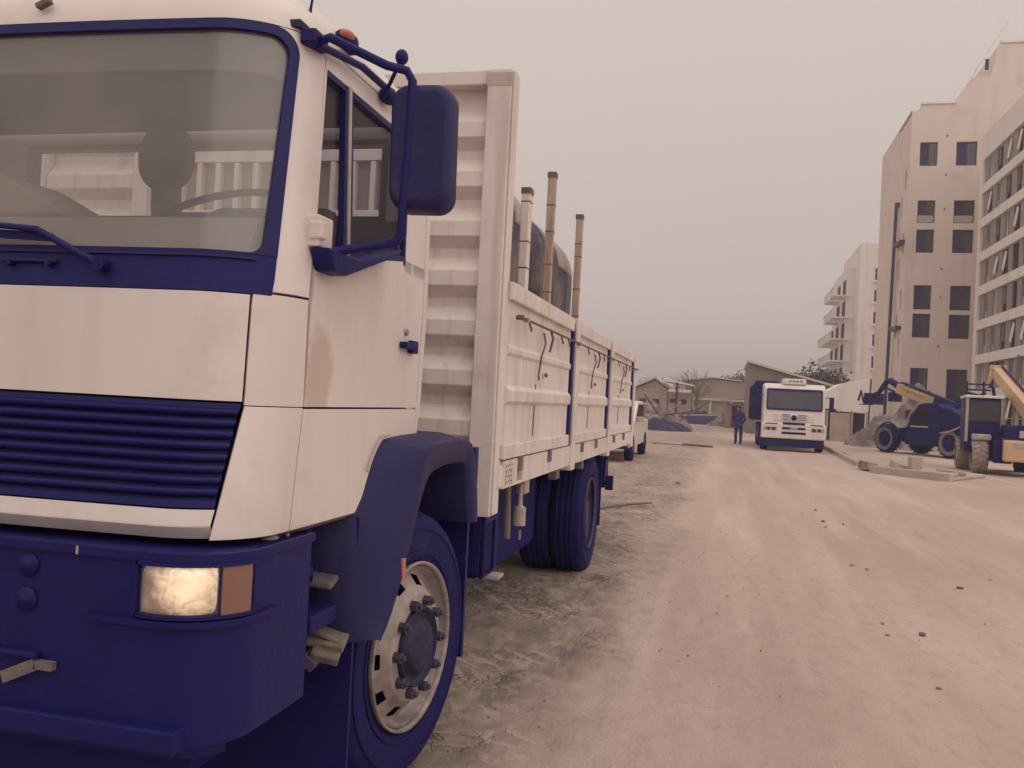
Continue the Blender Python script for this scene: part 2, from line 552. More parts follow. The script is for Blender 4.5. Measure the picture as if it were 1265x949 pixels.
def ground_mat():
    mt = bpy.data.materials.new('packed_dirt')
    mt.use_nodes = True
    n = mt.node_tree
    L = n.links.new
    b = n.nodes['Principled BSDF']
    b.inputs['Roughness'].default_value = .95
    b.inputs['Specular IOR Level'].default_value = .2
    t = n.nodes.new('ShaderNodeTexCoord')
    def noise(scale, stretch=(1, 1, 1), det=6, ro=.6, dist=0.):
        mp = n.nodes.new('ShaderNodeMapping')
        mp.inputs['Scale'].default_value = stretch
        L(t.outputs['Object'], mp.inputs[0])
        z = n.nodes.new('ShaderNodeTexNoise')
        z.inputs['Scale'].default_value = scale
        z.inputs['Detail'].default_value = det
        z.inputs['Roughness'].default_value = ro
        z.inputs['Distortion'].default_value = dist
        L(mp.outputs[0], z.inputs['Vector'])
        return z.outputs[0]
    def rng(i, a, c, lo=0., hi=1.):
        r = n.nodes.new('ShaderNodeMapRange')
        for k, v in zip(('From Min', 'From Max', 'To Min', 'To Max'), (a, c, lo, hi)):
            r.inputs[k].default_value = v
        L(i, r.inputs[0])
        return r.outputs[0]
    def mth(op, a, c):
        q = n.nodes.new('ShaderNodeMath')
        q.operation = op
        for k, v in enumerate((a, c)):
            if hasattr(v, 'links'):
                L(v, q.inputs[k])
            else:
                q.inputs[k].default_value = v
        return q.outputs[0]
    def mix(f, a, c, mode='MIX'):
        q = n.nodes.new('ShaderNodeMix')
        q.data_type = 'RGBA'
        q.blend_type = mode
        if hasattr(f, 'links'):
            L(f, q.inputs[0])
        else:
            q.inputs[0].default_value = f
        for k, v in ((6, a), (7, c)):
            if hasattr(v, 'links'):
                L(v, q.inputs[k])
            else:
                q.inputs[k].default_value = tuple(v) + (1,)
        return q.outputs[2]
    s = n.nodes.new('ShaderNodeSeparateXYZ')
    L(t.outputs['Object'], s.inputs[0])
    X = s.outputs['X']
    Y = s.outputs['Y']
    base = mix(rng(noise(.35, (1, .35, 1)), .35, .65), (.455, .328, .288), (.54, .415, .365))
    base = mix(rng(noise(1.6, (1, .08, 1), 4), .45, .7, 0, .75), base, (.615, .495, .44))          # pale wheel tracks
    base = mix(rng(noise(9, (1, .5, 1), 8, .7), .5, .72, 0, .5), base, (.38, .255, .232))          # pinkish darker crumbs
    base = mix(rng(noise(60, (1, .7, 1), 4, .8), .62, .75, 0, .55), base, (.28, .20, .185))        # specks
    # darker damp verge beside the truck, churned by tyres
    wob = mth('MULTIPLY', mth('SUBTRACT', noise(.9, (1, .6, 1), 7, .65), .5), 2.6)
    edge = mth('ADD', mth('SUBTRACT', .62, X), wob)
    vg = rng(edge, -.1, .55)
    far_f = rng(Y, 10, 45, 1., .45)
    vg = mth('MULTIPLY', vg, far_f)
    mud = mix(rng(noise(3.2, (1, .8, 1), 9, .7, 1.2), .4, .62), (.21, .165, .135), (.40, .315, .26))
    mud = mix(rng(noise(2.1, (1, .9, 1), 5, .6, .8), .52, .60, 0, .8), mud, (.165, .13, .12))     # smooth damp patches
    mud = mix(rng(noise(2.6, (1.2, .6, 1), 4, .6, 2), .60, .66, 0, .65), mud, (.09, .07, .19))   # scattered navy blotches
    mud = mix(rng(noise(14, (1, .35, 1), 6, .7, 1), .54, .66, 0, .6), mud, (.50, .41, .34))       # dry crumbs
    vo = n.nodes.new('ShaderNodeTexVoronoi')                                                       # flaking plates of dried mud
    vo.feature = 'DISTANCE_TO_EDGE'
    vo.inputs['Scale'].default_value = 7
    vm = n.nodes.new('ShaderNodeMapping')
    vm.inputs['Scale'].default_value = (1, .7, 1)
    wv = n.nodes.new('ShaderNodeVectorMath')
    wv.operation = 'ADD'
    L(t.outputs['Object'], wv.inputs[0])
    wn_ = n.nodes.new('ShaderNodeTexNoise')
    wn_.inputs['Scale'].default_value = 5
    L(t.outputs['Object'], wn_.inputs['Vector'])
    ws2 = n.nodes.new('ShaderNodeVectorMath')
    ws2.operation = 'SCALE'
    ws2.inputs['Scale'].default_value = .35
    L(wn_.outputs['Color'], ws2.inputs[0])
    L(ws2.outputs[0], wv.inputs[1])
    L(wv.outputs[0], vm.inputs[0])
    L(vm.outputs[0], vo.inputs['Vector'])
    crack = rng(vo.outputs['Distance'], .0, .07, 1., 0.)
    crack = mth('MULTIPLY', crack, rng(noise(1.3, (1, .8, 1), 4), .5, .6))
    mud = mix(mth('MULTIPLY', crack, .6), mud, (.12, .095, .085))
    wav = n.nodes.new('ShaderNodeTexWave')                                                         # ridges left by tyre treads
    wav.bands_direction = 'DIAGONAL'
    wav.inputs['Scale'].default_value = 3.4
    wav.inputs['Distortion'].default_value = 6
    wav.inputs['Detail'].default_value = 4
    wav.inputs['Detail Scale'].default_value = 2.2
    L(t.outputs['Object'], wav.inputs['Vector'])
    ridge = mth('MULTIPLY', rng(wav.outputs['Fac'], .55, .8), rng(noise(1.1, (1, .7, 1), 3), .50, .58))
    mud = mix(mth('MULTIPLY', ridge, .7), mud, (.54, .44, .37))
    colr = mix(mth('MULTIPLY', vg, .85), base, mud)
    L(colr, b.inputs['Base Color'])
    h0 = mth('ADD', mth('MULTIPLY', mth('MULTIPLY', crack, vg), -.5), mth('MULTIPLY', mth('MULTIPLY', ridge, vg), .35))
    h = mth('ADD', h0, mth('ADD', mth('MULTIPLY', noise(7, (1, .5, 1), 8, .7), .6), mth('MULTIPLY', noise(45, (1, .8, 1), 5, .7), .35)))
    bu = n.nodes.new('ShaderNodeBump')
    bu.inputs['Strength'].default_value = .75
    bu.inputs['Distance'].default_value = .04
    L(h, bu.inputs['Height'])
    L(bu.outputs[0], b.inputs['Normal'])
    return mt
gm.materials.append(ground_mat())
g = bpy.data.objects.new('ground', gm)
col.objects.link(g)
g['kind'] = 'structure'

# ------------------------------------------------------------------ buildings
M['pink'] = mat('pinkish_render', (0.74, 0.62, 0.565), .9, var=.06, scale=.25, dirt=(.36, .27, .235), dirt_amt=.5, dirt_scale=.22, bump=.15, bscale=8, streak=.3, streak_col=(.5, .4, .36))
M['white_render'] = mat('white_render', (0.84, 0.77, 0.73), .9, var=.05, scale=.3, dirt=(.5, .42, .38), dirt_amt=.4, dirt_scale=.3, streak=.4, streak_col=(.5, .42, .38))
M['greypanel'] = mat('grey_cladding', (0.28, 0.24, 0.235), .6, var=.12, scale=.8)
M['darkframe'] = mat('dark_window_frame', (0.025, 0.022, 0.07), .5, var=.1)
M['room'] = mat('dark_room', (0.026, 0.024, 0.115), .9, var=.3, scale=1)
M['shade'] = mat('window_blind', (0.16, 0.135, 0.16), .8, var=.1)
M['concrete'] = mat('site_concrete', (.46, .37, .32), .95, var=.18, scale=1.5, bump=.4, bscale=12, dirt=(.25, .19, .17), dirt_amt=.6, dirt_scale=1.2)

def wall_holes(mb, fn, us, zs, holes, depth):
    """wall face with real openings: fn(u, z, d) -> xyz, d = depth behind the face"""
    cu = sorted(set([us[0], us[1]] + [h[0] for h in holes] + [h[1] for h in holes]))
    cz = sorted(set([zs[0], zs[1]] + [h[2] for h in holes] + [h[3] for h in holes]))
    for a, b in zip(cu, cu[1:]):
        for c, d in zip(cz, cz[1:]):
            um, zm = (a + b) / 2, (c + d) / 2
            if any(h[0] < um < h[1] and h[2] < zm < h[3] for h in holes):
                continue
            mb.add([fn(a, c, 0), fn(b, c, 0), fn(b, d, 0), fn(a, d, 0)], [(0, 1, 2, 3)])
    for a, b, c, d in holes:
        for p, q in (((a, c), (b, c)), ((b, c), (b, d)), ((b, d), (a, d)), ((a, d), (a, c))):
            mb.add([fn(*p, 0), fn(*q, 0), fn(*q, depth), fn(*p, depth)], [(0, 1, 2, 3)])
    return mb

# --- pinkish unfinished tower
YF = 90.0
tower = thing('apartment_tower', 'tall unfinished pinkish tower with stepped top and paired dark windows', 'building', (24, 95, 0))
mb = MB()
cols_ = [(17.8, 19.35), (20.95, 22.75)]
rows_ = [(25.35, 27.6), (19.95, 22.1), (17.15, 19.35), (11.8, 14.1), (9.15, 11.4), (2.9, 6.3)]
holes = [(a, b, c, d) for a, b in cols_ for c, d in rows_]
wall_holes(mb, lambda u, z, d: (u, YF + d, z), (16.95, 36), (-.1, 30.6), holes, .45)
mb.box(16.9, 36, YF + 6, YF + 16, -.1, 30.6)
mb.add([(16.9, YF, 30.6), (36, YF, 30.6), (36, YF + 6, 30.6), (16.9, YF + 6, 30.6)], [(0, 1, 2, 3)])
part(mb, 'front_wall', 'pink', tower)
# canted bay with narrow windows, on the street side
mb = MB()
P0, P1 = Vector((16.95, YF, 0)), Vector((16.75, YF + 3.8, 0))
bl = (P1 - P0).length
bd = (P1 - P0).normalized()
bn = Vector((-bd.y, bd.x, 0))
if bn.x > 0:
    bn = -bn
sh_ = [(1.0, 1.5, z, z + 1.9) for z in (23.4, 17.3, 11.9, 7.2, 3.)] + [(2.3, 2.8, z, z + 2.1) for z in (20.8, 14.9, 9.3)]
wall_holes(mb, lambda u, z, d: tuple(P0 + bd * u - bn * d + Vector((0, 0, z))), (0, bl), (-.1, 29.4), sh_, .4)
mb.add([(16.95, YF, 29.4), (16.75, YF + 3.8, 28.0), (16.75, YF + 12, 28.0), (16.9, YF + 12, 29.4)], [(0, 1, 2, 3)])
mb.add([(16.75, YF + 3.8, -.1), (16.75, YF + 12, -.1), (16.75, YF + 12, 28.), (16.75, YF + 3.8, 29.4)], [(0, 1, 2, 3)])
part(mb, 'bay_wall', 'pink', tower)
for u0, u1, z0, z1 in sh_:
    mb = MB()
    q = [P0 + bd * u - bn * .38 + Vector((0, 0, z)) for u, z in ((u0, z0), (u1, z0), (u1, z1), (u0, z1))]
    mb.add(q, [(0, 1, 2, 3)])
    part(mb, 'narrow_window', 'room', tower)
mb = MB()
for z in (18.1, 9.9):
    mb = MB()
    mb.add([(P0 + bd * u + bn * o + Vector((0, 0, zz))) for u in (.5, 3.2) for o in (0, .5) for zz in (z, z + .35)],
           [(0, 1, 3, 2), (4, 6, 7, 5), (0, 4, 5, 1), (2, 3, 7, 6), (0, 2, 6, 4), (1, 5, 7, 3)])
    part(mb, 'window_hood', 'darkframe', tower)
# stepped roof
mb = MB()
stp = [(16.95, 29.0), (16.97, 30.2), (17.6, 30.6), (17.8, 31.2), (20.6, 31.2), (22.0, 33.6), (23.6, 33.7), (24.2, 36.6), (36, 36.9), (36, 30.6)]
mb.prism(stp, lambda p, q, t: (p, t, q), YF + .02, YF + 9)
part(mb, 'roof_storey', 'pink', tower)
mb = MB()
mb.box(17.7, 20.8, YF - .12, YF + .3, 31.2, 31.4).bar((21.6, YF - .1, 33.), (24.9, YF - .1, 38.8), .16, .16).box(24.3, 36, YF - .12, YF + .3, 36.75, 37.0)
part(mb, 'parapet_trim', 'white_render', tower)
mb = MB().box(23.1, 23.4, YF - .03, YF + .1, 34.3, 35.3)
part(mb, 'vent_slot', 'room', tower)
mb = MB()
for z in (28.1, 24.4, 21.2, 15.6, 12.9, 8.3):
    mb.box(20.08, 20.20, YF - .06, YF + .02, z, z + .14)
part(mb, 'wall_vent', 'darkframe', tower, kind='stuff')
for i, (a, b) in enumerate(cols_):
    for j, (c, d) in enumerate(rows_):
        wn = part(MB().box(a, b, YF + .40, YF + .5, c, d), 'window', 'room', tower)
        fr = MB()
        for (x0, x1, z0, z1) in ((a, a + .07, c, d), (b - .07, b, c, d), (a, b, d - .07, d), (a, b, c, c + .07), ((a + b) / 2 - .04, (a + b) / 2 + .04, c, d)):
            fr.box(x0, x1, YF + .30, YF + .36, z0, z1)
        part(fr, 'frame', 'darkframe', wn)
        gl = MB().box(lerp(a, b, .55), b - .07, YF + .32, YF + .34, c + .07, d - .07)
        part(gl, 'pane', 'farglass', wn)
        if (i + j) % 3 == 0:
            part(MB().box(lerp(a, b, .62), b - .08, YF + .37, YF + .39, c + .1, d - .1), 'blind', 'shade', wn)
        if j == 1:
            part(MB().box(a + .1, b - .1, YF + .22, YF + .28, c + .1, c + .75), 'guard_rail', 'pale', wn)
mb = MB().tube([(16.25, YF + 3.4, 0), (16.5, YF + 3.4, 22.6)], .16, 6).box(16.4, 16.8, YF + 3.2, YF + 3.6, 22.2, 22.6)
part(mb, 'rubbish_chute', 'darkframe', tower)

# --- long white framed block with grey panels along the street
XF = 22.0
blk = thing('apartment_block', 'white framed block with rows of grey panels, nearest building on the right', 'building', (28, 65, 0))
mb = MB()
ya, yb = 42.0, 85.6
levels = [3.9 + 2.98 * k for k in range(-1, 7)]
nb = 17
bayw = (yb - ya) / nb
holes = []
for k, z in enumerate(levels):
    holes.append((ya + .05, yb - .9, max(z + .42, .6), z + 2.62))
wall_holes(mb, lambda u, z, d: (XF + d, u, z), (ya, yb), (-.1, 26.6), holes, .35)
mb.box(XF + .62, XF + 14, ya, yb, -.1, 26.4)
mb.add([(XF, yb, -.1), (XF + .6, yb, -.1), (XF + .6, yb, 26.6), (XF, yb, 26.6)], [(0, 1, 2, 3)])
mb.add([(XF, ya, 26.6), (XF + 14, ya, 26.6), (XF + 14, yb, 26.6), (XF, yb, 26.6)], [(0, 1, 2, 3)])
part(mb, 'white_frame', 'white_render', blk)
rr = random.Random(3)
pan0 = {}
for k, z in enumerate(levels):
    z0, z1 = max(z + .42, .6), z + 2.62
    for i in range(nb):
        y1 = yb - .9 - i * bayw
        if y1 < 58:
            continue
        y0 = y1 - bayw
        pw = rr.choice((.42, .5, .55))
        ps = y1 - bayw * pw
        part(MB().box(XF + .18, XF + .34, ps + .04, y1 - .03, z0 + .01, z1 - .01), 'cladding_panel', 'greypanel', blk, bevel=.02)
        wn = part(MB().box(XF + .42, XF + .46, y0 + .02, ps - .02, z0 + .01, z1 - .01), 'window', 'room' if rr.random() < .5 else 'farglass', blk)
        fr = MB()
        ym = lerp(y0, ps, rr.choice((.4, .55)))
        for a, b in ((y0, y0 + .06), (ps - .08, ps), (ym - .03, ym + .03)):
            fr.box(XF + .3, XF + .4, a, b, z0 + .01, z1 - .01)
        part(fr, 'frame', 'white_render' if rr.random() < .6 else 'darkframe', wn)
        if rr.random() < .55:
            part(MB().obox((XF + .30, (ym + ps) / 2, (z0 + z1) / 2 + .3), (.05, (ps - ym) * .8, 1.3), (0, .0, 0)), 'blind', 'shade', wn)
        if rr.random() < .35:
            part(MB().obox((XF + .12, (y0 + ps) / 2, z0 + 1.2), (.04, .5, 1.5), (R(22), .05, 0)), 'open_sash', 'white_render', wn)

# --- far white block with balconies
far = thing('balcony_block', 'far white block fading into haze with stacked balconies on its street side', 'building', (26, 150, 0))
mb = MB()
fh = [(20.2, 21.6, z, z + 1.6) for z in (20.3, 17.3, 14.3, 11.2, 8.2)]
wall_holes(mb, lambda u, z, d: (u, 130 + d, z), (18.2, 30), (-.1, 25.3), fh, .5)
mb.box(18.2, 30, 131, 148, -.1, 25.3)
mb.add([(18.2, 130, -.1), (18.2, 131, -.1), (18.2, 131, 25.3), (18.2, 130, 25.3)], [(0, 1, 2, 3)])
mb.box(17.0, 18.2, 134, 150, -.1, 22.5)
part(mb, 'wall', 'white_render', far)
for h in fh:
    wn = part(MB().box(h[0], h[1], 130.4, 130.5, h[2], h[3]), 'window', 'room', far)
    part(MB().box(h[0], h[1], 130.2, 130.25, h[2] + .9, h[2] + 1.0), 'frame', 'pale', wn)
    part(MB().box(h[0] - .1, h[1] + .1, 129.6, 130, h[2] - .35, h[2] - .2), 'sill', 'white_render', far)
for k, z in enumerate((2.9, 6.0, 9.3, 12.4, 15.5, 18.6)):
    for j in range(3 if k < 4 else 2):
        y = 133.5 + 6.5 * j
        b = part(MB().box(14.7 if k < 2 else 15.2, 17.6, y, y + 5, z - .2, z), 'balcony', 'white_render', far)
        if k < 2:
            part(MB().box(14.6, 14.75, y, y + 5, z, z + 1.0).box(14.6, 17.5, y - .1, y, z, z + 1.0), 'parapet', 'white_render', b)
        else:
            rl = MB().box(15.2, 15.28, y, y + 5, z + .95, z + 1.02)
            for q in range(6):
                rl.box(15.2, 15.25, y + q, y + q + .05, z, z + .95)
            part(rl, 'railing', 'pale', b)
        part(MB().box(16.95, 17.0, y + .6, y + 3.8, z + .1, z + 2.3), 'balcony_door', 'room', far)

# ------------------------------------------------------------------ low things at the end of the street
M['shedgrey'] = mat('shed_cladding', (.245, .195, .175), .8, var=.12, scale=.8, stretch=(6, 6, .3))
M['palegreen'] = mat('pale_shed_wall', (.36, .30, .27), .85, var=.1, scale=.3)
M['roofpale'] = mat('pale_sheet_roof', (.62, .54, .49), .6, var=.1)
shed = thing('grey_shed', 'dark grey shed with sloping roofline behind the distant white truck', 'building', (5.5, 62, 0))
part(MB().prism([(2.5, -.1), (2.5, 4.55), (7.6, 3.25), (7.6, -.1)], lambda p, q, t: (p, t, q), 60, 72), 'wall', 'shedgrey', shed)
part(MB().prism([(2.35, 4.62), (7.9, 3.2), (7.9, 3.35), (2.35, 4.77)], lambda p, q, t: (p, t, q), 59.7, 72.2), 'roof', 'roofpale', shed)
part(MB().box(4.2, 5.0, 59.93, 60.05, .2, 2.2), 'door', 'darkframe', shed)
ware = thing('warehouse', 'long low pale warehouse across the end of the street', 'building', (0, 125, 0))
part(MB().prism([(-4.2, -.1), (-4.2, 4.9), (-.5, 5.4), (3.2, 5.1), (3.9, 5.9), (5.1, 6.2), (9, 6.2), (9, -.1)], lambda p, q, t: (p, t, q), 120, 140), 'wall', 'palegreen', ware)
part(MB().box(-4.4, 9.2, 119.5, 120, 2.55, 2.85), 'canopy', 'roofpale', ware)
part(MB().prism([(-4.5, 5.0), (-.5, 5.5), (3.1, 5.2), (3.1, 5.35), (-.5, 5.65), (-4.5, 5.15)], lambda p, q, t: (p, t, q), 119.6, 140), 'roof', 'roofpale', ware)
for x in (-3.4, -1., 1.7, 3.6):
    part(MB().box(x, x + .3, 119.6, 119.9, 0, 2.55), 'post', 'roofpale', ware)
tank = thing('site_cabin', 'small pale cabin with flat roof left of the distant truck', 'cabin', (2.3, 75, 0))
part(MB().box(1.1, 3.6, 74, 78, 0, 2.0), 'wall', 'palegreen', tank, .03)
part(MB().prism([(.7, 2.2), (3.9, 2.5), (3.9, 2.62), (.7, 2.32)], lambda p, q, t: (p, t, q), 73.6, 78.4), 'roof', 'roofpale', tank)
part(MB().box(1.6, 2.3, 73.96, 74.02, .1, 1.8), 'door', 'darkframe', tank)

hut = thing('brick_house', 'low dirty house with a shallow gable roof beyond the parked pickup', 'house', (-6.5, 97, 0))
part(MB().prism([(-8.7, -.1), (-8.7, 3.0), (-6.2, 4.2), (-4.8, 3.2), (-4.8, -.1)], lambda p, q, t: (p, t, q), 95, 103), 'wall', 'concrete', hut)
part(MB().prism([(-9., 3.0), (-6.2, 4.35), (-4.5, 3.15), (-4.5, 3.35), (-6.2, 4.6), (-9., 3.2)], lambda p, q, t: (p, t, q), 94.4, 103.2), 'roof', 'roofpale', hut)
for x in (-7.8, -6.4):
    wn = part(MB().box(x, x + .7, 94.95, 95.05, 1.3, 2.2), 'window', 'room', hut)
    part(MB().box(x - .05, x + .75, 94.9, 95.0, 1.2, 1.3), 'sill', 'roofpale', wn)
hut2 = thing('white_house', 'small house with white porch roof and dark post beside the low house', 'house', (-3.7, 96, 0))
part(MB().box(-4.9, -2.3, 95, 100, -.1, 3.0), 'wall', 'concrete', hut2)
part(MB().prism([(-5.3, 4.1), (-2.2, 3.7), (-2.2, 3.85), (-5.3, 4.3)], lambda p, q, t: (p, t, q), 93.4, 100), 'roof', 'white_render', hut2)
part(MB().box(-4.7, -2.25, 93.6, 93.8, 3.0, 3.3), 'beam', 'white_render', hut2)
part(MB().box(-3.95, -3.75, 93.4, 93.6, 0, 4.0), 'post', 'darkframe', hut2)
part(MB().box(-2.35, -2.2, 93.4, 93.6, 0, 3.7), 'post', 'rust', hut2)
part(MB().box(-4.6, -4.0, 94.95, 95.05, 1.9, 2.3), 'window', 'room', hut2)
part(MB().box(-3.5, -2.9, 94.95, 95.05, 1.8, 2.3), 'window', 'room', hut2)

# --- bare trees
M['bark'] = mat('bark', (.20, .155, .14), .95, var=.25, scale=8)
M['leaf'] = mat('dark_leaf', (.10, .085, .10), .9, var=.4, scale=3)
def bare_tree(x, y, h, label, seed, leafy=False):
    rr = random.Random(seed)
    t = thing('bare_tree' if not leafy else 'leafy_tree', label, 'tree', (x, y, 0), group='trees at the end of the street')
    tr = MB().tube([(x, y, 0), (x + .1, y, h * .25), (x, y, h * .5)], [h * .03, h * .022, h * .014], 6)
    part(tr, 'trunk', 'bark', t)
    cr = MB()
    tips = []
    for i in range(34):
        a = rr.uniform(0, 2 * PI)
        z0 = h * rr.uniform(.2, .5)
        p0 = Vector((x, y, z0))
        p1 = p0 + Vector((math.cos(a) * h * .14, math.sin(a) * h * .14, h * rr.uniform(.12, .25)))
        p2 = p1 + Vector((math.cos(a) * h * rr.uniform(.05, .2), math.sin(a) * h * .1, h * rr.uniform(.1, .25)))
        cr.tube([p0, p1, p2], [h * .009, h * .006, h * .003], 4, False)
        tips += [p1, p2]
        for q in range(3):
            p3 = p2 + Vector((rr.uniform(-1, 1), rr.uniform(-1, 1), rr.uniform(-.2, 1))) * h * .1
            cr.tube([p1.lerp(p2, rr.random()), p3], [h * .004, h * .002], 3, False)
            tips.append(p3)
    if leafy:
        lf = MB()
        for p in tips:
            for q in range(22):
                c = p + Vector([rr.gauss(0, h * .06) for _ in range(3)])
                s_ = h * rr.uniform(.012, .03)
                d1 = Vector([rr.uniform(-1, 1) for _ in range(3)]).normalized() * s_
                d2 = d1.orthogonal().normalized() * s_
                lf.add([c - d1, c + d2, c + d1, c - d2], [(0, 1, 2, 3)])
        part(lf, 'leaves', 'leaf', t, kind='stuff')
    part(cr, 'branch', 'bark', t, kind='stuff')
bare_tree(-2.4, 112, 6.6, 'bare thin tree just right of the white porch roof', 5)
bare_tree(-3.9, 114, 6.2, 'bare thin tree behind the white porch roof', 8)
bare_tree(-8.4, 118, 5.6, 'bare thin tree peeking above the low gabled house', 14)
bare_tree(7.3, 66, 4.6, 'small dark leafy tree above the cab of the distant truck', 9, True)
bare_tree(3.3, 150, 7.0, 'pale leafy tree above the far warehouse roof', 10, True)

# --- rubble and earth mounds
M['earth'] = mat('dark_earth', (0.035, 0.031, 0.085), .95, var=.35, scale=3, bump=.6, bscale=8, dirt=(.2, .15, .14), dirt_amt=.5, dirt_scale=1.5)
M['rubble'] = mat('rubble_earth', (.20, .15, .15), .95, var=.4, scale=2.5, bump=.7, bscale=8, dirt=(.42, .34, .29), dirt_amt=.7, dirt_scale=1.2, dirt_lo=.48, dirt_hi=.6)
def mound(name, label, cx_, cy_, rx, ry, h, mt_, seed, res=48):
    xs_ = np.linspace(-1, 1, res)
    gx_, gy_ = np.meshgrid(xs_, xs_)
    r = np.hypot(gx_, gy_)
    prof = np.clip(1 - r, 0, 1) ** .85
    hh = h * prof * (1 + 1.1 * fbm(gx_ * 3 + 9, gy_ * 3 + 9, seed)) + .35 * h * fbm(gx_ * 9 + 5, gy_ * 9 + 5, seed + 7) * (prof > 0) * np.clip(prof * 4, 0, 1) - .05
    P = np.stack([cx_ + gx_ * rx, cy_ + gy_ * ry, hh], -1)
    ORG[0] = Vector((cx_, cy_, 0))
    o = MB().grid(P).build(name, M[mt_])
    tag(o, label, 'mound')
    return o
mound('earth_mound', 'dark navy pile of earth across the far end of the road', -1.2, 85, 3.0, 3, 1.45, 'earth', 60)
mound('rubble_mound', 'pale mixed heap of rubble between the pickup and the low house', -3.9, 62, 3.0, 5, 1.9, 'rubble', 70)
mound('soil_heap', 'low dark soil heap at the foot of the rubble mound', -2.6, 56, 1.9, 2.5, .9, 'earth', 80)
mound('gravel_heap', 'small reddish heap near the standing person', 1.3, 80, 1.9, 2, 1.1, 'rubble', 90)
rr = random.Random(77)
for i in range(12):
    pale, where, steep = i % 2, (i // 2) % 3, i // 6
    a = Vector((-5.2 + 1.4 * where + rr.uniform(0, 1.1), 58.6 + rr.uniform(-1.5, 1.5), .45 + rr.uniform(0, .6)))
    ang = R(rr.uniform(35, 55)) if steep else R(rr.uniform(2, 14))
    d = Vector((math.cos(ang) * rr.choice((-1, 1)), rr.uniform(-.3, .3), math.sin(ang))).normalized() * rr.uniform(1.1, 2.4)
    ORG[0] = a.copy()
    o = MB().bar(a, a + d, .14, .09).build('broken_beam', M['concrete' if pale else 'rust'], bevel=.01)
    tag(o, ('pale' if pale else 'rusty dark') + (' upright' if steep else ' flat-lying') + ' beam ' + ('at the pickup end', 'in the middle', 'at the road end')[where] + ' of the rubble mound', 'beam', 'broken beams in the rubble', 'thing')

# ================================================================== NEAR WHITE TRUCK
XC = -1.22
def yf(z):
    return interp([(0.9, 1.92), (1.08, 1.93), (1.42, 2.02), (1.70, 2.03), (2.5, 2.2), (2.8, 2.35)], z)
def xs(z):
    return -0.02 if z < 1.75 else -0.02 - (z - 1.75) * 0.09
RC = .25
ARC = RC * PI / 2
def S(u, z, side=1):
    """cab skin: u runs round the corner (0 = start of the arc), z is height"""
    x1, y0 = xs(z), yf(z)
    xc, yc = x1 - RC, y0 + RC
    if u < 0:
        k = (xc + u + 1.22) / (xc + 1.22)
        p = (xc + u, y0 - .03 + .03 * k * k, z)
    elif u < ARC:
        p = (xc + RC * math.sin(u / RC), yc - RC * math.cos(u / RC), z)
    else:
        p = (x1, yc + u - ARC, z)
    return p if side > 0 else (2 * XC - p[0], p[1], p[2])
def ucen(z):
    return -(xs(z) - RC - XC)

def rows(zs, uL, uR, n=14, side=1, off=0.):
    P = []
    for z in zs:
        a, b = (uL(z) if callable(uL) else uL), (uR(z) if callable(uR) else uR)
        us = [lerp(a, b, i / n) for i in range(n + 1)]
        P.append([S(u, z, side) for u in us])
    P = np.array(P)
    if side < 0:
        P = P[:, ::-1]
    return P
def sym(zs, uR, n=60):
    P = []
    for z in zs:
        b = uR(z) if callable(uR) else uR
        c = ucen(z)
        right = [S(lerp(c, b, i / n), z) for i in range(n + 1)]
        left = [(2 * XC - p[0], p[1], p[2]) for p in right[:0:-1]]
        P.append(left + right)
    return np.array(P)
def push(P, d):
    du, dv = np.gradient(P, axis=1), np.gradient(P, axis=0)
    N = np.cross(du, dv)
    N /= np.maximum(np.linalg.norm(N, axis=2, keepdims=True), 1e-9)
    return P + N * d
def lin(a, b, n):
    return [lerp(a, b, i / n) for i in range(n + 1)]

truck = thing('flatbed_truck', 'large white flatbed truck with ribbed headboard, cropped by the left edge', 'truck', (-1.22, 5.5, 0))
T = .012
# --- front panels
part(MB().grid(sym(lin(1.425, 1.705, 8), .186), T), 'bonnet_panel', 'paint', truck)
su = lambda z: interp([(1.09, .166), (1.15, .171), (1.42, .188)], z)
part(MB().grid(sym(lin(1.112, 1.152, 3), su), T), 'lower_front_panel', 'paint', truck)
P = sym([1.078, 1.110], lambda z: su(z))
P[0] = P[0] + np.array([0, .035, 0])
part(MB().grid(P, T), 'lower_front_lip', 'paint', truck)
ds = lambda z: interp([(1.08, .443), (1.41, .398), (1.72, .383), (2.6, .372)], z)   # door shut line
for side in (1, -1):
    part(MB().grid(rows(lin(1.416, 1.712, 8), .193, lambda z: ds(z) - .004, 16, side), T), 'upper_corner_panel', 'paint', truck)
    part(MB().grid(rows(lin(1.078, 1.4132, 8), lambda z: su(z) + .007, lambda z: ds(z) - .004, 16, side), T), 'lower_corner_panel', 'paint', truck)
# --- grille with slats
P = push(sym(lin(1.157, 1.420, 6), lambda z: su(z) - .002), -.030)
grille = part(MB().grid(P, .004), 'grille', 'grille', truck)
gf = MB()
gf.grid(push(sym(lin(1.157, 1.175, 2), lambda z: su(z) - .002), -.004), .012).grid(push(sym(lin(1.406, 1.420, 2), lambda z: su(z) - .002), -.004), .012)
part(gf, 'grille_rim', 'grille', grille)
for k in range(8):
    z = 1.186 + k * .0290
    q = []
    for zz, o in ((z, -.026), (z + .005, -.004), (z + .0150, -.002), (z + .021, -.012)):
        q.append(push(sym([zz - .001, zz + .001], lambda t: su(t) - .004), o)[0])
    part(MB().grid(np.array(q), .004), 'slat', 'grille', grille)
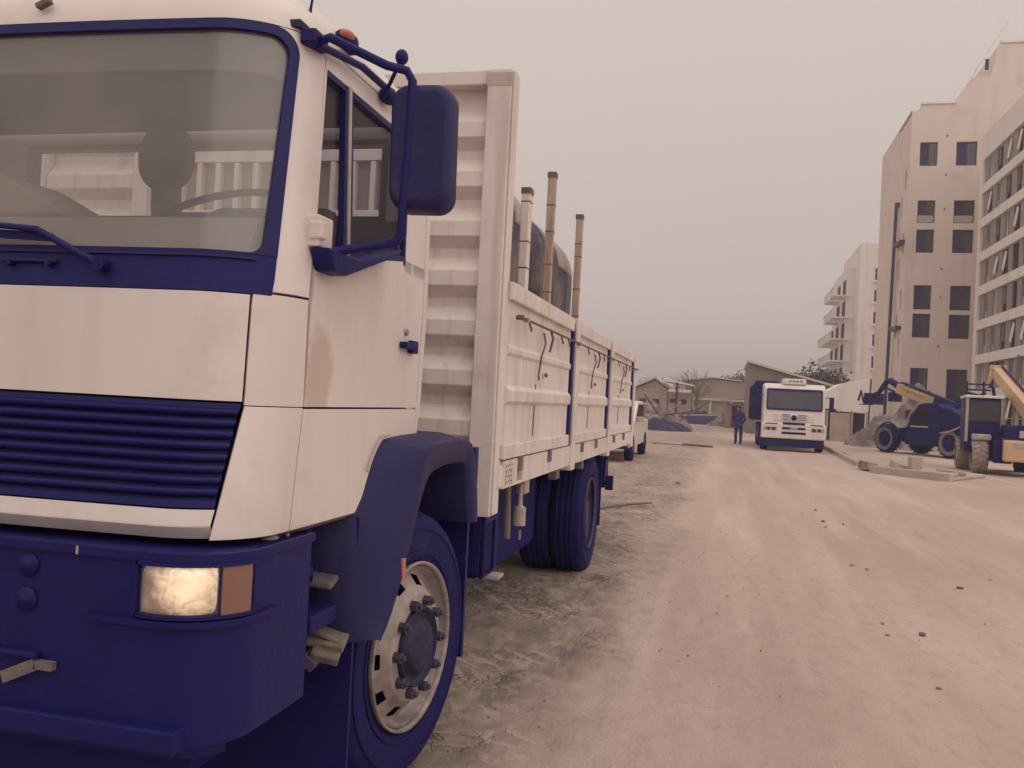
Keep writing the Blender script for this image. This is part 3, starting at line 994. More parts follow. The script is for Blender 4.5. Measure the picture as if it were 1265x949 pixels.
# --- windscreen
oR = lambda z: interp([(1.71, .243), (2.09, .255), (2.44, .266), (2.6, .27)], z) - (.09 * (1 - math.sqrt(max(0, 1 - max(0, (z - 2.405) / .085) ** 2))))
def gR(z):
    b = interp([(1.8, .203), (2.43, .236)], z)
    if z < 1.86:
        b -= .045 * (1 - math.sqrt(max(0, 1 - ((1.86 - z) / .045) ** 2)))
    if z > 2.40:
        b -= .07 * (1 - math.sqrt(max(0, 1 - ((z - 2.40) / .062) ** 2)))
    return b
zc = 1.815
zg = [zc + .0] + lin(1.82, 1.86, 5) + lin(1.9, 2.40, 6) + lin(2.41, 2.461, 6)
glz = MB().grid(push(sym(zg, lambda z: gR(z) + .012), -.010))
ws = part(glz, 'windscreen', 'glass', truck)
seal = MB()
for side in (1, -1):
    seal.grid(push(rows(zg, gR, oR, 4, side), .003), .022)
seal.grid(push(sym(lin(2.459, 2.489, 5), oR), .003), .022)
part(seal, 'window_seal', 'seal', ws)
vis = MB().grid(push(sym(lin(2.345, 2.459, 3), lambda z: gR(z) - .0), -.022), .002)
M['visor'] = mat('dark_sun_band', (.10, .085, .10), .7, var=.1)
part(vis, 'sun_band', 'visor', ws)
cowl = part(MB().grid(push(sym(lin(1.708, 1.818, 5), oR), .001), .02), 'cowl_panel', 'dark', truck)
cl = MB()
cl.grid(push(sym([1.797, 1.803], lambda z: .19), .008), .006)
cl.grid(push(rows([1.768, 1.775], -.53, -.36, 8), .014), .02)
part(cl, 'cowl_moulding', 'fender', cowl)
# wipers
def on(u, z, d):
    p = Vector(S(u, z))
    q = Vector(S(u + .01, z)) - p
    n_ = Vector((q.y, -q.x, 0)).normalized()
    return p + n_ * d
wp = part(MB().tube([on(-.22, 1.765, .02), on(-.27, 1.79, .045), on(-.40, 1.853, .05), on(-.62, 1.872, .045), on(-.95, 1.885, .035)], [.012, .010, .009, .008, .006], 8)
          .tube([on(-.22, 1.765, .0), on(-.22, 1.765, .035)], .018, 12), 'wiper', 'dark', truck)
part(MB().bar(on(-.37, 1.835, .03), on(-1.1, 1.872, .02), .012, .022), 'wiper_blade', 'dark', wp)
for uu in (-.50, -.38):
    part(MB().tube([on(uu, 1.765, .0), on(uu, 1.765, .022)], .008, 8), 'bolt', 'dark', cowl)
# --- pillars, header, roof
hd = lambda z: oR(z) + .0
zz = lin(1.72, 2.40, 6) + lin(2.41, 2.489, 8)
for side in (1, -1):
    part(MB().grid(rows(zz, lambda z: oR(z) + .001, lambda z: ds(z) - .004, 10, side), T), 'windscreen_pillar', 'paint', truck)
top = []
zz = [2.491, 2.50]
P = sym(zz, .372)
roofrows = [sym([2.491, 2.501], lambda z: .372)[0]]
# roof outline goes all round: front arc, sides and back
def roof_ring(z, inset, lift):
    pts = []
    for side in (-1, 1):
        a = []
        for u in lin(ucen(2.5), ARC, 30) + [ARC + t for t in lin(.05, .80, 8)]:
            p = S(u, z, side)
            a.append((p[0] + (XC - p[0]) * inset / 1.1, p[1] + (2.75 - p[1]) * inset / .55, z + lift))
        a.append((a[-1][0] , 3.25 - inset * .6, z + lift))
        pts += a if side > 0 else a[:0:-1]
    return pts
rg = []
for ph in lin(0, 1, 8):
    t = ph * PI / 2
    rg.append(roof_ring(2.50 + .045 * math.sin(t), .11 * (1 - math.cos(t)), .095 * math.sin(t)))
rb = MB()
rb.grid(np.array([roof_ring(2.4915, 0, 0)] + rg), 0)
n_ = len(rg[-1])
rb.add(rg[-1] + [(XC, 2.75, 2.665)], [(i, i + 1, n_) for i in range(n_ - 1)], True)
roof = part(rb, 'roof', 'paint', truck)
part(MB().tube([(-.13, 2.39, 2.555), (-.125, 2.39, 2.60), (-.06, 2.36, 2.95)], [.006, .004, .002], 8).tube([(-.13, 2.39, 2.54), (-.13, 2.39, 2.565)], .010, 10), 'antenna', 'dark', truck)
mk = part(MB().ellipsoid((-.085, 2.56, 2.562), (.030, .055, .026), 14, 8, .8).box(-.12, -.07, 2.52, 2.60, 2.53, 2.55), 'marker_light', 'dark', truck)
part(MB().ellipsoid((-.072, 2.532, 2.566), (.022, .035, .016), 12, 8), 'lens', 'red', mk)
# small twig-like lamp on top front, at the upper left
part(MB().obox((-.86, 2.17, 2.545), (.045, .02, .014), (0, R(-22), 0)), 'roof_lamp', 'rust', truck)

# --- doors
UE = 1.325
def door(side):
    zb = lambda u: interp([(.38, 1.845), (1.10, 1.950), (1.4, 1.95)], u)
    ws_ = [.386, .42, .5, .7, .9, 1.1, 1.2, UE]
    P = []
    for u in [.40, .42, .5, .6, .7, .8, .9, 1.0, 1.1, 1.2, UE - .004]:
        P.append([S(max(u, ds(z)), z, side) for z in lin(1.416, 1.705, 4) + lin(1.715, 1.75, 2) + lin(1.78, zb(u), 4)])
    P = np.array(P)
    if side > 0:
        P = P.transpose(1, 0, 2)
    else:
        P = P.transpose(1, 0, 2)[:, ::-1]
    d = part(MB().grid(P, T), 'door', 'doorpaint', truck)
    fr = MB()
    fr.grid(rows(lin(1.90, 2.485, 6), 1.105, UE - .004, 3, side), .03)                 # rear frame
    fr.grid(rows(lin(2.418, 2.488, 3), .376, UE - .004, 14, side), .03)                # top frame
    fr.grid(rows(lin(1.85, 2.42, 4), .374, .388, 2, side), .03)
    part(fr, 'window_frame', 'paint', d)
    dv = MB().grid(push(rows(lin(1.86, 2.42, 4), lambda z: lerp(.596, .536, (z - 1.86) / .56), lambda z: lerp(.612, .552, (z - 1.86) / .56), 2, side), .008), .02)
    part(dv, 'divider', 'pale', d)
    dv = MB().grid(push(rows(lin(1.86, 2.42, 4), lambda z: lerp(.613, .553, (z - 1.86) / .56), lambda z: lerp(.640, .575, (z - 1.86) / .56), 2, side), .003), .02)
    dv.grid(push(rows(lin(1.86, 2.42, 4), lambda z: lerp(.574, .514, (z - 1.86) / .56), lambda z: lerp(.595, .535, (z - 1.86) / .56), 2, side), .003), .02)
    dv.grid(push(rows([2.400, 2.420], .388, 1.105, 10, side), .002), .02).grid(push(rows(lin(1.93, 2.42, 3), 1.09, 1.106, 2, side), .002), .02)
    P = np.array([[S(u, zb(u) + o, side) for u in lin(.388, 1.105, 8)] for o in (-.004, .016)])
    dv.grid(push(P if side > 0 else P[:, ::-1], .002), .02)
    part(dv, 'weatherstrip', 'seal', d)
    P = np.array([[S(u, lerp(zb(u), 2.41, k), side) for u in lin(.388, 1.10, 10)] for k in (0, .5, 1)])
    part(MB().grid(push(P if side > 0 else P[:, ::-1], -.014)), 'window_pane', 'sideglass', d)
    if side > 0:
        h = MB().box(-.02, .012, 2.985, 3.10, 1.628, 1.652).box(-.02, .004, 3.07, 3.13, 1.615, 1.662)
        hd_ = part(h, 'handle', 'dark', d, .006)
        part(MB().lathe((-.018, 3.045, 1.69), (1, 0, 0), [(.0, .006), (.012, .006), (.014, 0)], 14), 'lock', 'chrome', d)
        hg = MB().box(-.05, .0, 2.27, 2.36, 1.865, 1.955).box(-.03, .012, 2.262, 2.30, 1.885, 1.935)
        part(hg, 'hinge', 'paint', d, .006)
    # handle recess outline and crease come from the skin itself
    return d
door(1)
door(-1)
# body side under the door, cut out round the wheel arch
zb2 = lambda u: interp([(.44, 1.078), (.885, 1.078), (.90, 1.085), (1.02, 1.285), (1.06, 1.305), (1.4, 1.31)], u)
for side in (1, -1):
    P = []
    for u in [.40, .45, .55, .7, .86, .885, .92, .96, 1.0, 1.03, 1.06, 1.15, 1.25, UE]:
        P.append([S(max(u, ds(z) + .002), z, side) for z in lin(zb2(u), 1.410, 6)])
    P = np.array(P).transpose(1, 0, 2)
    part(MB().grid(P if side > 0 else P[:, ::-1], T), 'lower_side_panel', 'paint', truck)
    # sill lip, darker, under the cab side
    P = np.array([[(S(u, 1.078, side)[0] + (-.03 if side > 0 else .03) * k, S(u, 1.078, side)[1], 1.076 - .018 * k) for u in lin(.44, .88, 8)] for k in (1, 0)])
    part(MB().grid(P if side > 0 else P[:, ::-1], .006), 'sill', 'rimdirt', truck)
    # cab rear quarter
    P = rows(lin(1.31, 2.49, 8), UE + .002, UE + .045, 3, side)
    part(MB().grid(P, T), 'rear_quarter', 'paint', truck)
# --- cab back wall with its window
bw = MB()
YB = 3.25
bw.box(-2.36, -.08, YB, YB + .03, 1.2, 2.14).box(-2.34, -.10, YB, YB + .03, 2.445, 2.52)
bw.box(-2.36, -1.86, YB, YB + .03, 2.14, 2.445).box(-.215, -.09, YB, YB + .03, 2.14, 2.445)
back = part(bw, 'rear_wall', 'paint', truck)
part(MB().add([(-1.86, YB + .015, 2.14), (-.215, YB + .015, 2.14), (-.215, YB + .015, 2.445), (-1.86, YB + .015, 2.445)], [(0, 1, 2, 3)]), 'rear_window', 'clearglass', back)
sl = MB()
for a in ((-1.87, -1.845, 2.13, 2.455), (-.23, -.205, 2.13, 2.455), (-1.845, -.23, 2.13, 2.152), (-1.845, -.23, 2.433, 2.455)):
    sl.box(a[0], a[1], YB - .012, YB + .04, a[2], a[3])
part(sl, 'rear_window_seal', 'seal', back)
# --- interior
li = MB()
li.box(-2.33, -.11, 2.30, 3.23, 2.50, 2.52).box(-2.30, -.14, 3.22, 3.245, 1.25, 2.13)
li.box(-2.30, -.14, 2.1, 3.2, 1.25, 1.30)
part(li, 'cab_lining', 'liner', truck)
dsb = MB()
dsb.prism([(2.13, 1.80), (2.20, 1.93), (2.42, 1.965), (2.50, 1.90), (2.50, 1.5), (2.13, 1.5)], lambda p, q, t: (t, p, q), -2.30, -.14)
dash = part(dsb, 'dashboard', 'dash', truck, .015)
part(MB().prism([(-1.75, 1.94), (-1.75, 2.07), (-1.04, 2.07), (-.82, 1.96), (-.80, 1.94)], lambda p, q, t: (p, t, q), 2.22, 2.50), 'instrument_hood', 'dash', dash, .01)
st = part(MB().tube([(-.55, 2.45, 1.80), (-.56, 2.70, 1.965)], .022, 8), 'steering_column', 'seal', truck)
whl = MB()
cN = Vector((0, -.55, .84)).normalized()
cC = Vector((-.56, 2.68, 2.035))
whl.lathe(cC, cN, [(.228 + .014 * math.cos(t), .014 * math.sin(t)) for t in [2 * PI * i / 8 for i in range(8)]], 40, closed=True)
whl.tube([cC + Vector((-.2, 0, 0)), cC, cC + Vector((.2, 0, 0))], .012, 8).lathe(cC, cN, [(.0, .01), (.05, .01), (.055, -.02)], 16)
part(whl, 'steering_wheel', 'seal', truck)
for sx_ in (-.60, -1.80):
    se = part(MB().box(sx_ - .24, sx_ + .24, 2.72, 3.17, 1.45, 1.62).prism([(3.0, 1.62), (3.17, 1.62), (3.20, 2.16), (3.10, 2.16)], lambda p, q, t: (t, p, q), sx_ - .23, sx_ + .23), 'seat', 'cloth', truck, .03)
hr = part(MB().ellipsoid((-1.03, 3.02, 2.33), (.118, .05, .13), 18, 12, .85).tube([(-1.03, 3.03, 2.25), (-1.03, 3.05, 1.9)], [.055, .06], 10), 'headrest', 'cloth', truck)
part(MB().prism([(3.0, 1.62), (3.17, 1.62), (3.20, 2.05), (3.10, 2.05)], lambda p, q, t: (t, p, q), -1.36, -.86), 'middle_seat', 'cloth', truck, .03)

# --- bumper
def BO(s, z, off=0., side=1):
    """bumper outline: s=0 at the corner start, negative towards the centre"""
    r = .17
    xc, yc = .0 - r, 1.87 + r
    if s < 0:
        p = (xc + s, 1.87 - off, z)
    elif s < r * PI / 2:
        a = s / r
        p = (xc + (r + off) * math.sin(a), yc - (r + off) * math.cos(a), z)
    else:
        p = (xc + r + off, yc + s - r * PI / 2, z)
    return p if side > 0 else (2 * XC - p[0], p[1], p[2])
def bgrid(zs, s0, s1, off, n=24, side=1):
    P = np.array([[BO(s, z, off, side) for s in lin(s0, s1, n)] for z in zs])
    return P if side > 0 else P[:, ::-1]
SE = .17 * PI / 2 + .29
bp = MB()
for side in (1, -1):
    bp.grid(bgrid([1.056, 1.058], -1.05, SE, -.02, 40, side))
    top_ = np.array([[BO(s, 1.058, o, side) for s in lin(-1.05, SE, 40)] for o in (.0, -.15)])
    bp.grid(top_ if side > 0 else top_[:, ::-1])
    bp.grid(bgrid(lin(.60, 1.058, 6), -1.05, SE, .0, 40, side), .02)
    # a real ledge along the top edge
    bp.grid(bgrid([1.040, 1.048, 1.062], -1.05, SE, .012, 40, side), .014)
    bp.grid(bgrid([.62, .60, .57], -1.05, .2, -.02, 30, side)[::-1], .01)
bumper = part(bp, 'bumper', 'dark', truck)
part(MB().grid(bgrid([.886, .894, .902], -.18, SE - .21, .014, 24), .014), 'headlight_step', 'dark', bumper)
for px, pz in ((-.53, 1.0), (-.53, .915)):
    part(MB().lathe((px, 1.868, pz), (0, -1, 0), [(.0, .012), (.012, .012), (.016, .004), (.03, .004), (.03, 0)], 16), 'bolt', 'dark', bumper)
part(MB().obox((-.385, 1.866, 1.05), (.006, .02, .02)), 'clip', 'pale', bumper)
sb = MB().box(-2.36, -.085, 1.84, 2.0, .600, .655).box(-2.36, -.48, 1.85, 1.90, .775, .792)
part(sb, 'step_bar', 'dark', bumper, .006)
part(MB().obox((-.53, 1.862, .742), (.10, .02, .03), (0, R(-24), 0)).obox((-.46, 1.862, .762), (.05, .02, .02)), 'lit_gap_bits', 'mud', bumper)  # pale pieces coloured as lit ground seen through a gap
# headlight
for side in (1, -1):
    hl = MB().grid(bgrid(lin(.910, 1.036, 4), -.046, .232, .003, 24, side), .02)
    hlo = part(hl, 'headlight', 'dark', truck, label='lit headlight with amber corner indicator' if side > 0 else None)
    P = []
    for i, z in enumerate(lin(.914, 1.032, 8)):
        row = []
        for j, s in enumerate(lin(-.042, .145, 14)):
            k = (1 - (2 * i / 8 - 1) ** 4) * (1 - (2 * j / 14 - 1) ** 4)
            row.append(BO(s, z, .005 + .010 * k, side))
        P.append(row)
    P = np.array(P)
    if side < 0:
        P = P[:, ::-1]
    part(MB().grid(push(P, -.003), 0), 'reflector', headlamp_mat(tuple(Vector(BO(.075, .988, .0)) - ORG[0])) if side > 0 else 'reflector', hlo)
    M.setdefault('lens', glass_mat('ribbed_lens_glass', (.98, .97, .95), (.8, .68, .55), .10, .06))
    part(MB().grid(P, 0), 'lens', 'lens', hlo)
    if side > 0:
        bl = MB()
        c = Vector(BO(.055, .985, -.001))
        bl.ellipsoid(c, (.020, .008, .016), 14, 8)
        part(bl, 'bulb', 'lamp_on', hlo)
        c2 = Vector(BO(-.02, .985, -.001))
        part(MB().ellipsoid(c2, (.012, .008, .020), 12, 8), 'side_bulb', 'amber', hlo)
    part(MB().grid(bgrid(lin(.913, 1.033, 3), .150, .228, .012, 10, side), .012), 'indicator', 'amber', hlo)
    rimb = MB()
    rimb.grid(bgrid([.907, .915], -.050, .234, .016, 20, side), .016).grid(bgrid([1.031, 1.040], -.050, .234, .016, 20, side), .016)
    rimb.grid(bgrid(lin(.907, 1.040, 2), -.052, -.044, .016, 2, side), .016).grid(bgrid(lin(.907, 1.040, 2), .230, .238, .016, 2, side), .016)
    part(rimb, 'headlight_rim', 'dark', hlo)

# --- fender (flared arch)
def fender(side):
    fr = [(2.665, .66), (2.655, .82), (2.665, 1.05), (2.74, 1.20), (2.83, 1.295), (2.93, 1.315), (3.3, 1.322), (3.62, 1.305), (3.74, 1.25), (3.86, 1.06), (3.90, .90)]
    outr = [(2.70, .675), (2.79, .75), (2.90, .90), (3.0, 1.12), (3.04, 1.22), (3.11, 1.275), (3.35, 1.290), (3.58, 1.285), (3.68, 1.245), (3.77, 1.06), (3.80, .92)]
    inn = [(2.76, .665), (2.86, .74), (2.965, .88), (3.06, 1.03), (3.13, 1.12), (3.20, 1.165), (3.38, 1.19), (3.55, 1.185), (3.64, 1.17), (3.70, 1.02), (3.74, .92)]
    def den(pl):
        # Catmull-Rom densify
        P_ = [Vector((a, b, 0)) for a, b in pl]
        o = []
        for i in range(len(P_) - 1):
            p0, p1, p2, p3 = P_[max(i - 1, 0)], P_[i], P_[i + 1], P_[min(i + 2, len(P_) - 1)]
            for k in range(4):
                t = k / 4
                o.append(.5 * ((2 * p1) + (-p0 + p2) * t + (2 * p0 - 5 * p1 + 4 * p2 - p3) * t * t + (-p0 + 3 * p1 - 3 * p2 + p3) * t ** 3))
        return o + [P_[-1]]
    a, b, c = den(fr), den(outr), den(inn)
    n = len(a)
    X = (lambda x: x) if side > 0 else (lambda x: 2 * XC - x)
    L = []
    L.append([(X(-.30), p.x + .0, p.y - .0) for p in a])
    L.append([(X(-.03), p.x, p.y) for p in a])
    L.append([(X(.045), lerp(a[i].x, b[i].x, .72), lerp(a[i].y, b[i].y, .72)) for i in range(n)])
    L.append([(X(.072), lerp(a[i].x, b[i].x, .95), lerp(a[i].y, b[i].y, .95)) for i in range(n)])
    L.append([(X(.078), b[i].x + .008, b[i].y - .006) for i in range(n)])
    L.append([(X(.074), lerp(b[i].x, c[i].x, .25), lerp(b[i].y, c[i].y, .25)) for i in range(n)])
    L.append([(X(.060), lerp(b[i].x, c[i].x, .9), lerp(b[i].y, c[i].y, .9)) for i in range(n)])
    L.append([(X(.045), c[i].x, c[i].y) for i in range(n)])
    L.append([(X(-.35), c[i].x, c[i].y) for i in range(n)])
    P = np.array(L)
    if side < 0:
        P = P[::-1]
    f = part(MB().grid(P[::-1]), 'fender', 'fender', truck)
    tr_ = MB().tube([(X(-.01), p.x - .008, p.y + .006) for p in a[12:21]], .004, 6)
    part(tr_, 'fender_trim', 'pale', f)
    m_ = MB().box(X(-.42), X(.02), 3.86, 3.89, .30, 1.16)
    part(m_, 'mudflap', 'dark', f)
    m_ = MB().box(X(-.01), X(.035), 3.87, 3.93, .90, 1.24)
    part(m_, 'fender_bracket', 'dark', f, .004)
    return f
fender(1)
fender(-1)
part(MB().box(.068, .082, 2.875, 2.90, .835, .905), 'side_reflector', 'red', truck, .004)
# inner wheel wells
iw = MB().box(-.75, -.70, 2.5, 4.0, .55, 1.3).box(-2.32, -.1, 2.50, 2.54, .62, 1.08)
part(iw, 'wheel_well', 'under', truck)

# --- wheels
def wheel(name, c, steer, parent, mats, side=1, dual=False, R0=.505, W=.27, rim_r=.315):
    """origin of the wheel parts is the hub; axis +x (outwards)"""
    ax = Vector((math.cos(steer) * side, -math.sin(steer), 0))
    c = Vector(c)
    r0 = rim_r
    prof = [(r0 - .012, -.012), (r0 + .035, -.004), (R0 - .075, .006), (R0 - .03, -.004), (R0 - .008, -.028), (R0, -.05), (R0, -W + .05), (R0 - .01, -W + .02), (R0 - .05, -W), (r0, -W + .02)]
    t = MB().lathe(c, ax, prof, 64, closed=True)
    ty = t.build('tyre', M[mats[0]], parent)
    gr = MB()
    for q in (-.07, -.11, -.155, -.2):
        gr.lathe(c, ax, [(R0 + .002, q), (R0 + .007, q - .004), (R0 + .007, q - .022), (R0 + .002, q - .026)], 64)
    gr.build('tread_rib', M[mats[0]], ty)
    bead = MB().lathe(c, ax, [(R0 - .070, .008), (R0 - .064, .012), (R0 - .058, .008)], 64).lathe(c, ax, [(r0 + .03, 0.0), (r0 + .036, .004), (r0 + .042, .002)], 64)
    bead.build('sidewall_ridge', M[mats[0]], ty)
    return ty, ax
M['hubdark'] = mat('greasy_hub', (.013, .011, .055), .6, var=.4, scale=12, bump=.3, dirt=(.06, .048, .06), dirt_amt=.7, dirt_scale=8)
M['nut'] = mat('wheel_nut_metal', (.060, .048, .085), .6, var=.3, scale=30)
def rim_front(c, ax, parent):
    c = Vector(c)
    a = Vector((0, 0, 1))
    b = ax.cross(a)
    # dished disc: lip, gutter, cone rising to the hub flange
    prof = [(.298, -.02), (.306, .006), (.315, .014), (.318, .006), (.314, -.01)]
    rm = MB().lathe(c, ax, prof, 64, closed=True)
    # dish with hand holes
    seg, pr = 80, [(.300, -.005), (.290, -.045), (.280, -.055), (.264, -.045), (.226, -.012), (.208, .010), (.203, .016), (.197, .018), (.135, .018)]
    P = [c + ax * h + (a * math.cos(2 * PI * k / seg) + b * math.sin(2 * PI * k / seg)) * r for r, h in pr for k in range(seg)]
    fs = []
    for i in range(len(pr) - 1):
        for k in range(seg):
            hole = i == 3 and (k % 8) in (3, 4, 5)
            if not hole:
                fs.append((i * seg + k, i * seg + (k + 1) % seg, (i + 1) * seg + (k + 1) % seg, (i + 1) * seg + k))
    rm.add(P, fs, True)
    o = rm.build('rim', M['rim'], parent)
    MB().lathe(c + ax * -.10, ax, [(0, 0), (.3, 0)], 40).build('brake_drum', M['under'], o)
    hb = MB().lathe(c, ax, [(.152, .016), (.150, .034), (.142, .040), (.134, .022), (.108, .018), (.100, .040), (.085, .048), (.05, .050), (0, .050)], 40)
    hb.build('hub', M['hubdark'], parent)
    for k in range(10):
        t = 2 * PI * (k + .5) / 10
        p = c + (a * math.cos(t) + b * math.sin(t)) * .172
        MB().lathe(p, ax, [(.021, .010), (.021, .046), (.012, .048), (.011, .060), (0, .062)], 6, smooth=False).build('wheel_nut', M['nut'], o)
for side in (1, -1):
    X = 0.0 if side > 0 else 2 * XC
    wh = bpy.data.objects.new('front_wheel', None)
    col.objects.link(wh)
    wh.parent = truck
    sd_ = 1 if side > 0 else -1
    c = (X, 3.24, .51)
    st_ = R(7)
    ty, ax = wheel('front_wheel', c, st_ if side > 0 else -st_ * 0, wh, ('tyre', 'rim'), sd_)
    rim_front(Vector(c), ax, wh)
    for q in (0, -.283):
        wr = bpy.data.objects.new('rear_wheel', None)
        col.objects.link(wr)
        wr.parent = truck
        c = (X + (.0 + q) * sd_, 7.85, .50)
        ty, ax = wheel('rear_wheel', c, 0, wr, ('tyre', 'rim'), sd_, R0=.525)
        MB().lathe(Vector(c), ax, [(.30, -.01), (.312, .01), (.30, -.06), (.26, -.12), (.16, -.14), (.14, -.06), (.10, -.03), (0, -.02)], 40).build('rim', M['nut'], wr)

# --- chassis, axles, tanks
ch = MB()
for x in (-.82, -1.62):
    ch.box(x - .04, x + .04, 2.2, 10.5, .78, 1.0)
for y in (2.3, 4.4, 5.8, 7.2, 8.9, 10.4):
    ch.box(-1.62, -.82, y, y + .08, .82, .96)
chassis = part(ch, 'chassis_frame', 'under', truck, .006)
part(MB().tube([(-2.3, 3.26, .50), (-1.7, 3.26, .42), (-.75, 3.26, .42), (-.15, 3.26, .50)], .06, 12), 'front_axle', 'under', truck)
part(MB().tube([(-2.2, 7.85, .505), (-.3, 7.85, .505)], .09, 14).ellipsoid((-1.22, 8.05, .52), (.24, .26, .24)), 'rear_axle', 'under', truck)
part(MB().box(-1.6, -.84, 2.55, 4.1, .5, 1.2).ellipsoid((-1.22, 3.0, .48), (.3, .5, .12), 16, 10, .7), 'engine_block', 'under', truck, .02)
part(MB().tube([(-.86, 2.35, .72), (-.80, 3.0, .58), (-.80, 3.6, .62), (-.82, 4.2, .80)], [.03, .04, .04, .03], 8), 'leaf_spring', 'under', truck)
part(MB().box(-2.3, -.15, 2.02, 2.06, .42, 1.05), 'shade_panel', 'under', truck)  # big dark panel added behind the bumper to stand for underbody shadow
part(MB().box(-1.1, -.012, 2.69, 2.705, .10, 1.06), 'shade_plate', 'dark', truck)  # added navy plate in place of the shadow between bumper and tyre
part(MB().box(-2.42, -.30, 2.05, 2.4, .36, .60), 'shade_valance', 'dark', truck, .01)  # shape added so the shaded underside reads as even navy
# mud-caked steering gear, seen between bumper and fender
sg = part(MB().obox((-.10, 2.60, .868), (.11, .10, .022), (.1, .1, .2)), 'steering_bracket', 'mud', truck, .008)
part(MB().obox((-.07, 2.62, .685), (.13, .12, .022), (R(12), R(10), R(15))).obox((-.05, 2.58, .655), (.09, .08, .03), (.5, .2, .3)).obox((-.09, 2.56, .63), (.05, .06, .04), (.2, .6, .1)).tube([(-.18, 2.55, .76), (-.02, 2.6, .68)], .012, 6), 'tie_rod_end', 'mud', sg, .008)
part(MB().box(-.25, -.03, 2.42, 2.6, .745, .80).tube([(-.3, 2.4, .9), (-.1, 2.55, .9)], .03, 8), 'steering_arm', 'dark', sg, .01)
part(MB().ellipsoid((-.06, 2.20, 1.058), (.022, .03, .012), 12, 6).tube([(-.04, 2.26, 1.07), (-.04, 2.26, 1.045)], .006, 6), 'body_mount', 'pale', truck)
# access step and air bottles behind the cab
stp_ = MB().tube([(-.04, 4.36, 1.0), (-.04, 4.36, .56), (-.04, 4.60, .56), (-.04, 4.60, 1.0)], .014, 8).tube([(-.04, 4.36, .84), (-.04, 4.60, .84)], .014, 8)
part(stp_, 'access_step', 'dark', truck)
part(MB().box(-.06, .03, 4.44, 4.56, .535, .555), 'step_plate', 'pale', truck, .004)
part(MB().tube([(-.045, 4.9, .68), (-.055, 4.9, .98)], .020, 14), 'air_filter_pipe', 'rimdirt', truck)
part(MB().tube([(.0, 5.0, .745), (.0, 5.0, .845)], .036, 16).tube([(.0, 5.0, .845), (.0, 5.0, .86), (.0, 5.0, .98)], [.036, .014, .012], 12), 'air_bottle', 'pale', truck)
part(MB().tube([(.0, 5.02, .66), (.0, 5.02, .715)], .009, 8), 'drain_valve', 'chrome', truck)
part(MB().box(-.80, -.30, 5.3, 6.9, .34, .95), 'fuel_tank', 'under', truck, .05)
part(MB().box(-.03, .02, 5.02, 5.14, .92, 1.0), 'rail_bracket', 'pale', truck, .006)
part(MB().box(-.04, .02, 6.0, 6.12, .93, 1.01), 'rail_bracket', 'rimdirt', truck, .006)
part(MB().box(-.04, .02, 7.1, 7.2, .93, 1.01), 'rail_bracket', 'rimdirt', truck, .006)
# rear mudguards, lamps
part(MB().box(-.62, .0, 8.50, 8.515, .30, .98), 'rear_mudflap', 'dark', truck)
part(MB().box(-.62, .02, 7.2, 8.52, 1.0, 1.015), 'rear_mudguard', 'dark', truck)
rl = part(MB().box(-.50, -.16, 10.2, 10.28, .56, .70), 'tail_lamp', 'dark', truck, .01)
part(MB().box(-.20, -.16, 10.0, 10.25, .52, .92).box(-.12, -.05, 9.3, 9.45, .88, .98), 'tail_bracket', 'dark', truck)
part(MB().tube([(-.3, 9.0, .66), (.0, 9.0, .66)], .02, 8).box(-.02, .05, 8.95, 9.05, .60, .74), 'side_lamp', 'dark', truck)

# --- flatbed
bed = MB().box(-2.86, .045, 4.30, 10.62, 1.02, 1.13)
part(bed, 'bed_floor', 'bedpaint', truck, .004)
hb = MB()
HY = 4.27
ZT = 3.10
sheet = part(MB().box(-2.82, .02, HY + .05, HY + .07, .98, ZT - .05), 'headboard', 'bedpaint', truck)
part(MB().box(-.105, .018, HY - .035, HY + .05, .880, ZT).box(.018, .032, HY - .015, HY + .085, .888, ZT - .003), 'headboard_post', 'bedpaint', sheet, .006)
part(MB().box(-2.86, -2.68, HY - .035, HY + .05, .880, ZT), 'headboard_post', 'bedpaint', sheet, .006)
part(MB().box(-2.678, -.107, HY - .03, HY + .05, ZT - .075, ZT - .002), 'headboard_rail', 'bedpaint', sheet, .006)
part(MB().box(-2.678, -.107, HY - .03, HY + .05, .98, 1.10), 'headboard_rail', 'bedpaint', sheet, .006)
for xx in (-2.06, -.60):
    part(MB().box(xx - .045, xx + .045, HY - .028, HY + .048, 1.102, ZT - .077), 'headboard_upright', 'bedpaint', sheet, .005)
zk = [3.02 - .2495 * i for i in range(8)]
def rib(x0, x1, z):
    return MB().prism([(HY + .05, z - .055), (HY - .012, z), (HY - .012, z + .075), (HY + .05, z + .150)], lambda p, q, t: (t, p, q), x0, x1)
for z in zk[1:]:
    part(rib(-.553, -.107, z), 'rib', 'bedpaint', sheet, .004)
    part(rib(-2.676, -2.108, z), 'rib', 'bedpaint', sheet, .004)
part(MB().box(-.553, -.500, HY - .02, HY + .05, 1.11, 3.0), 'ladder_rail', 'bedpaint', sheet, .004)
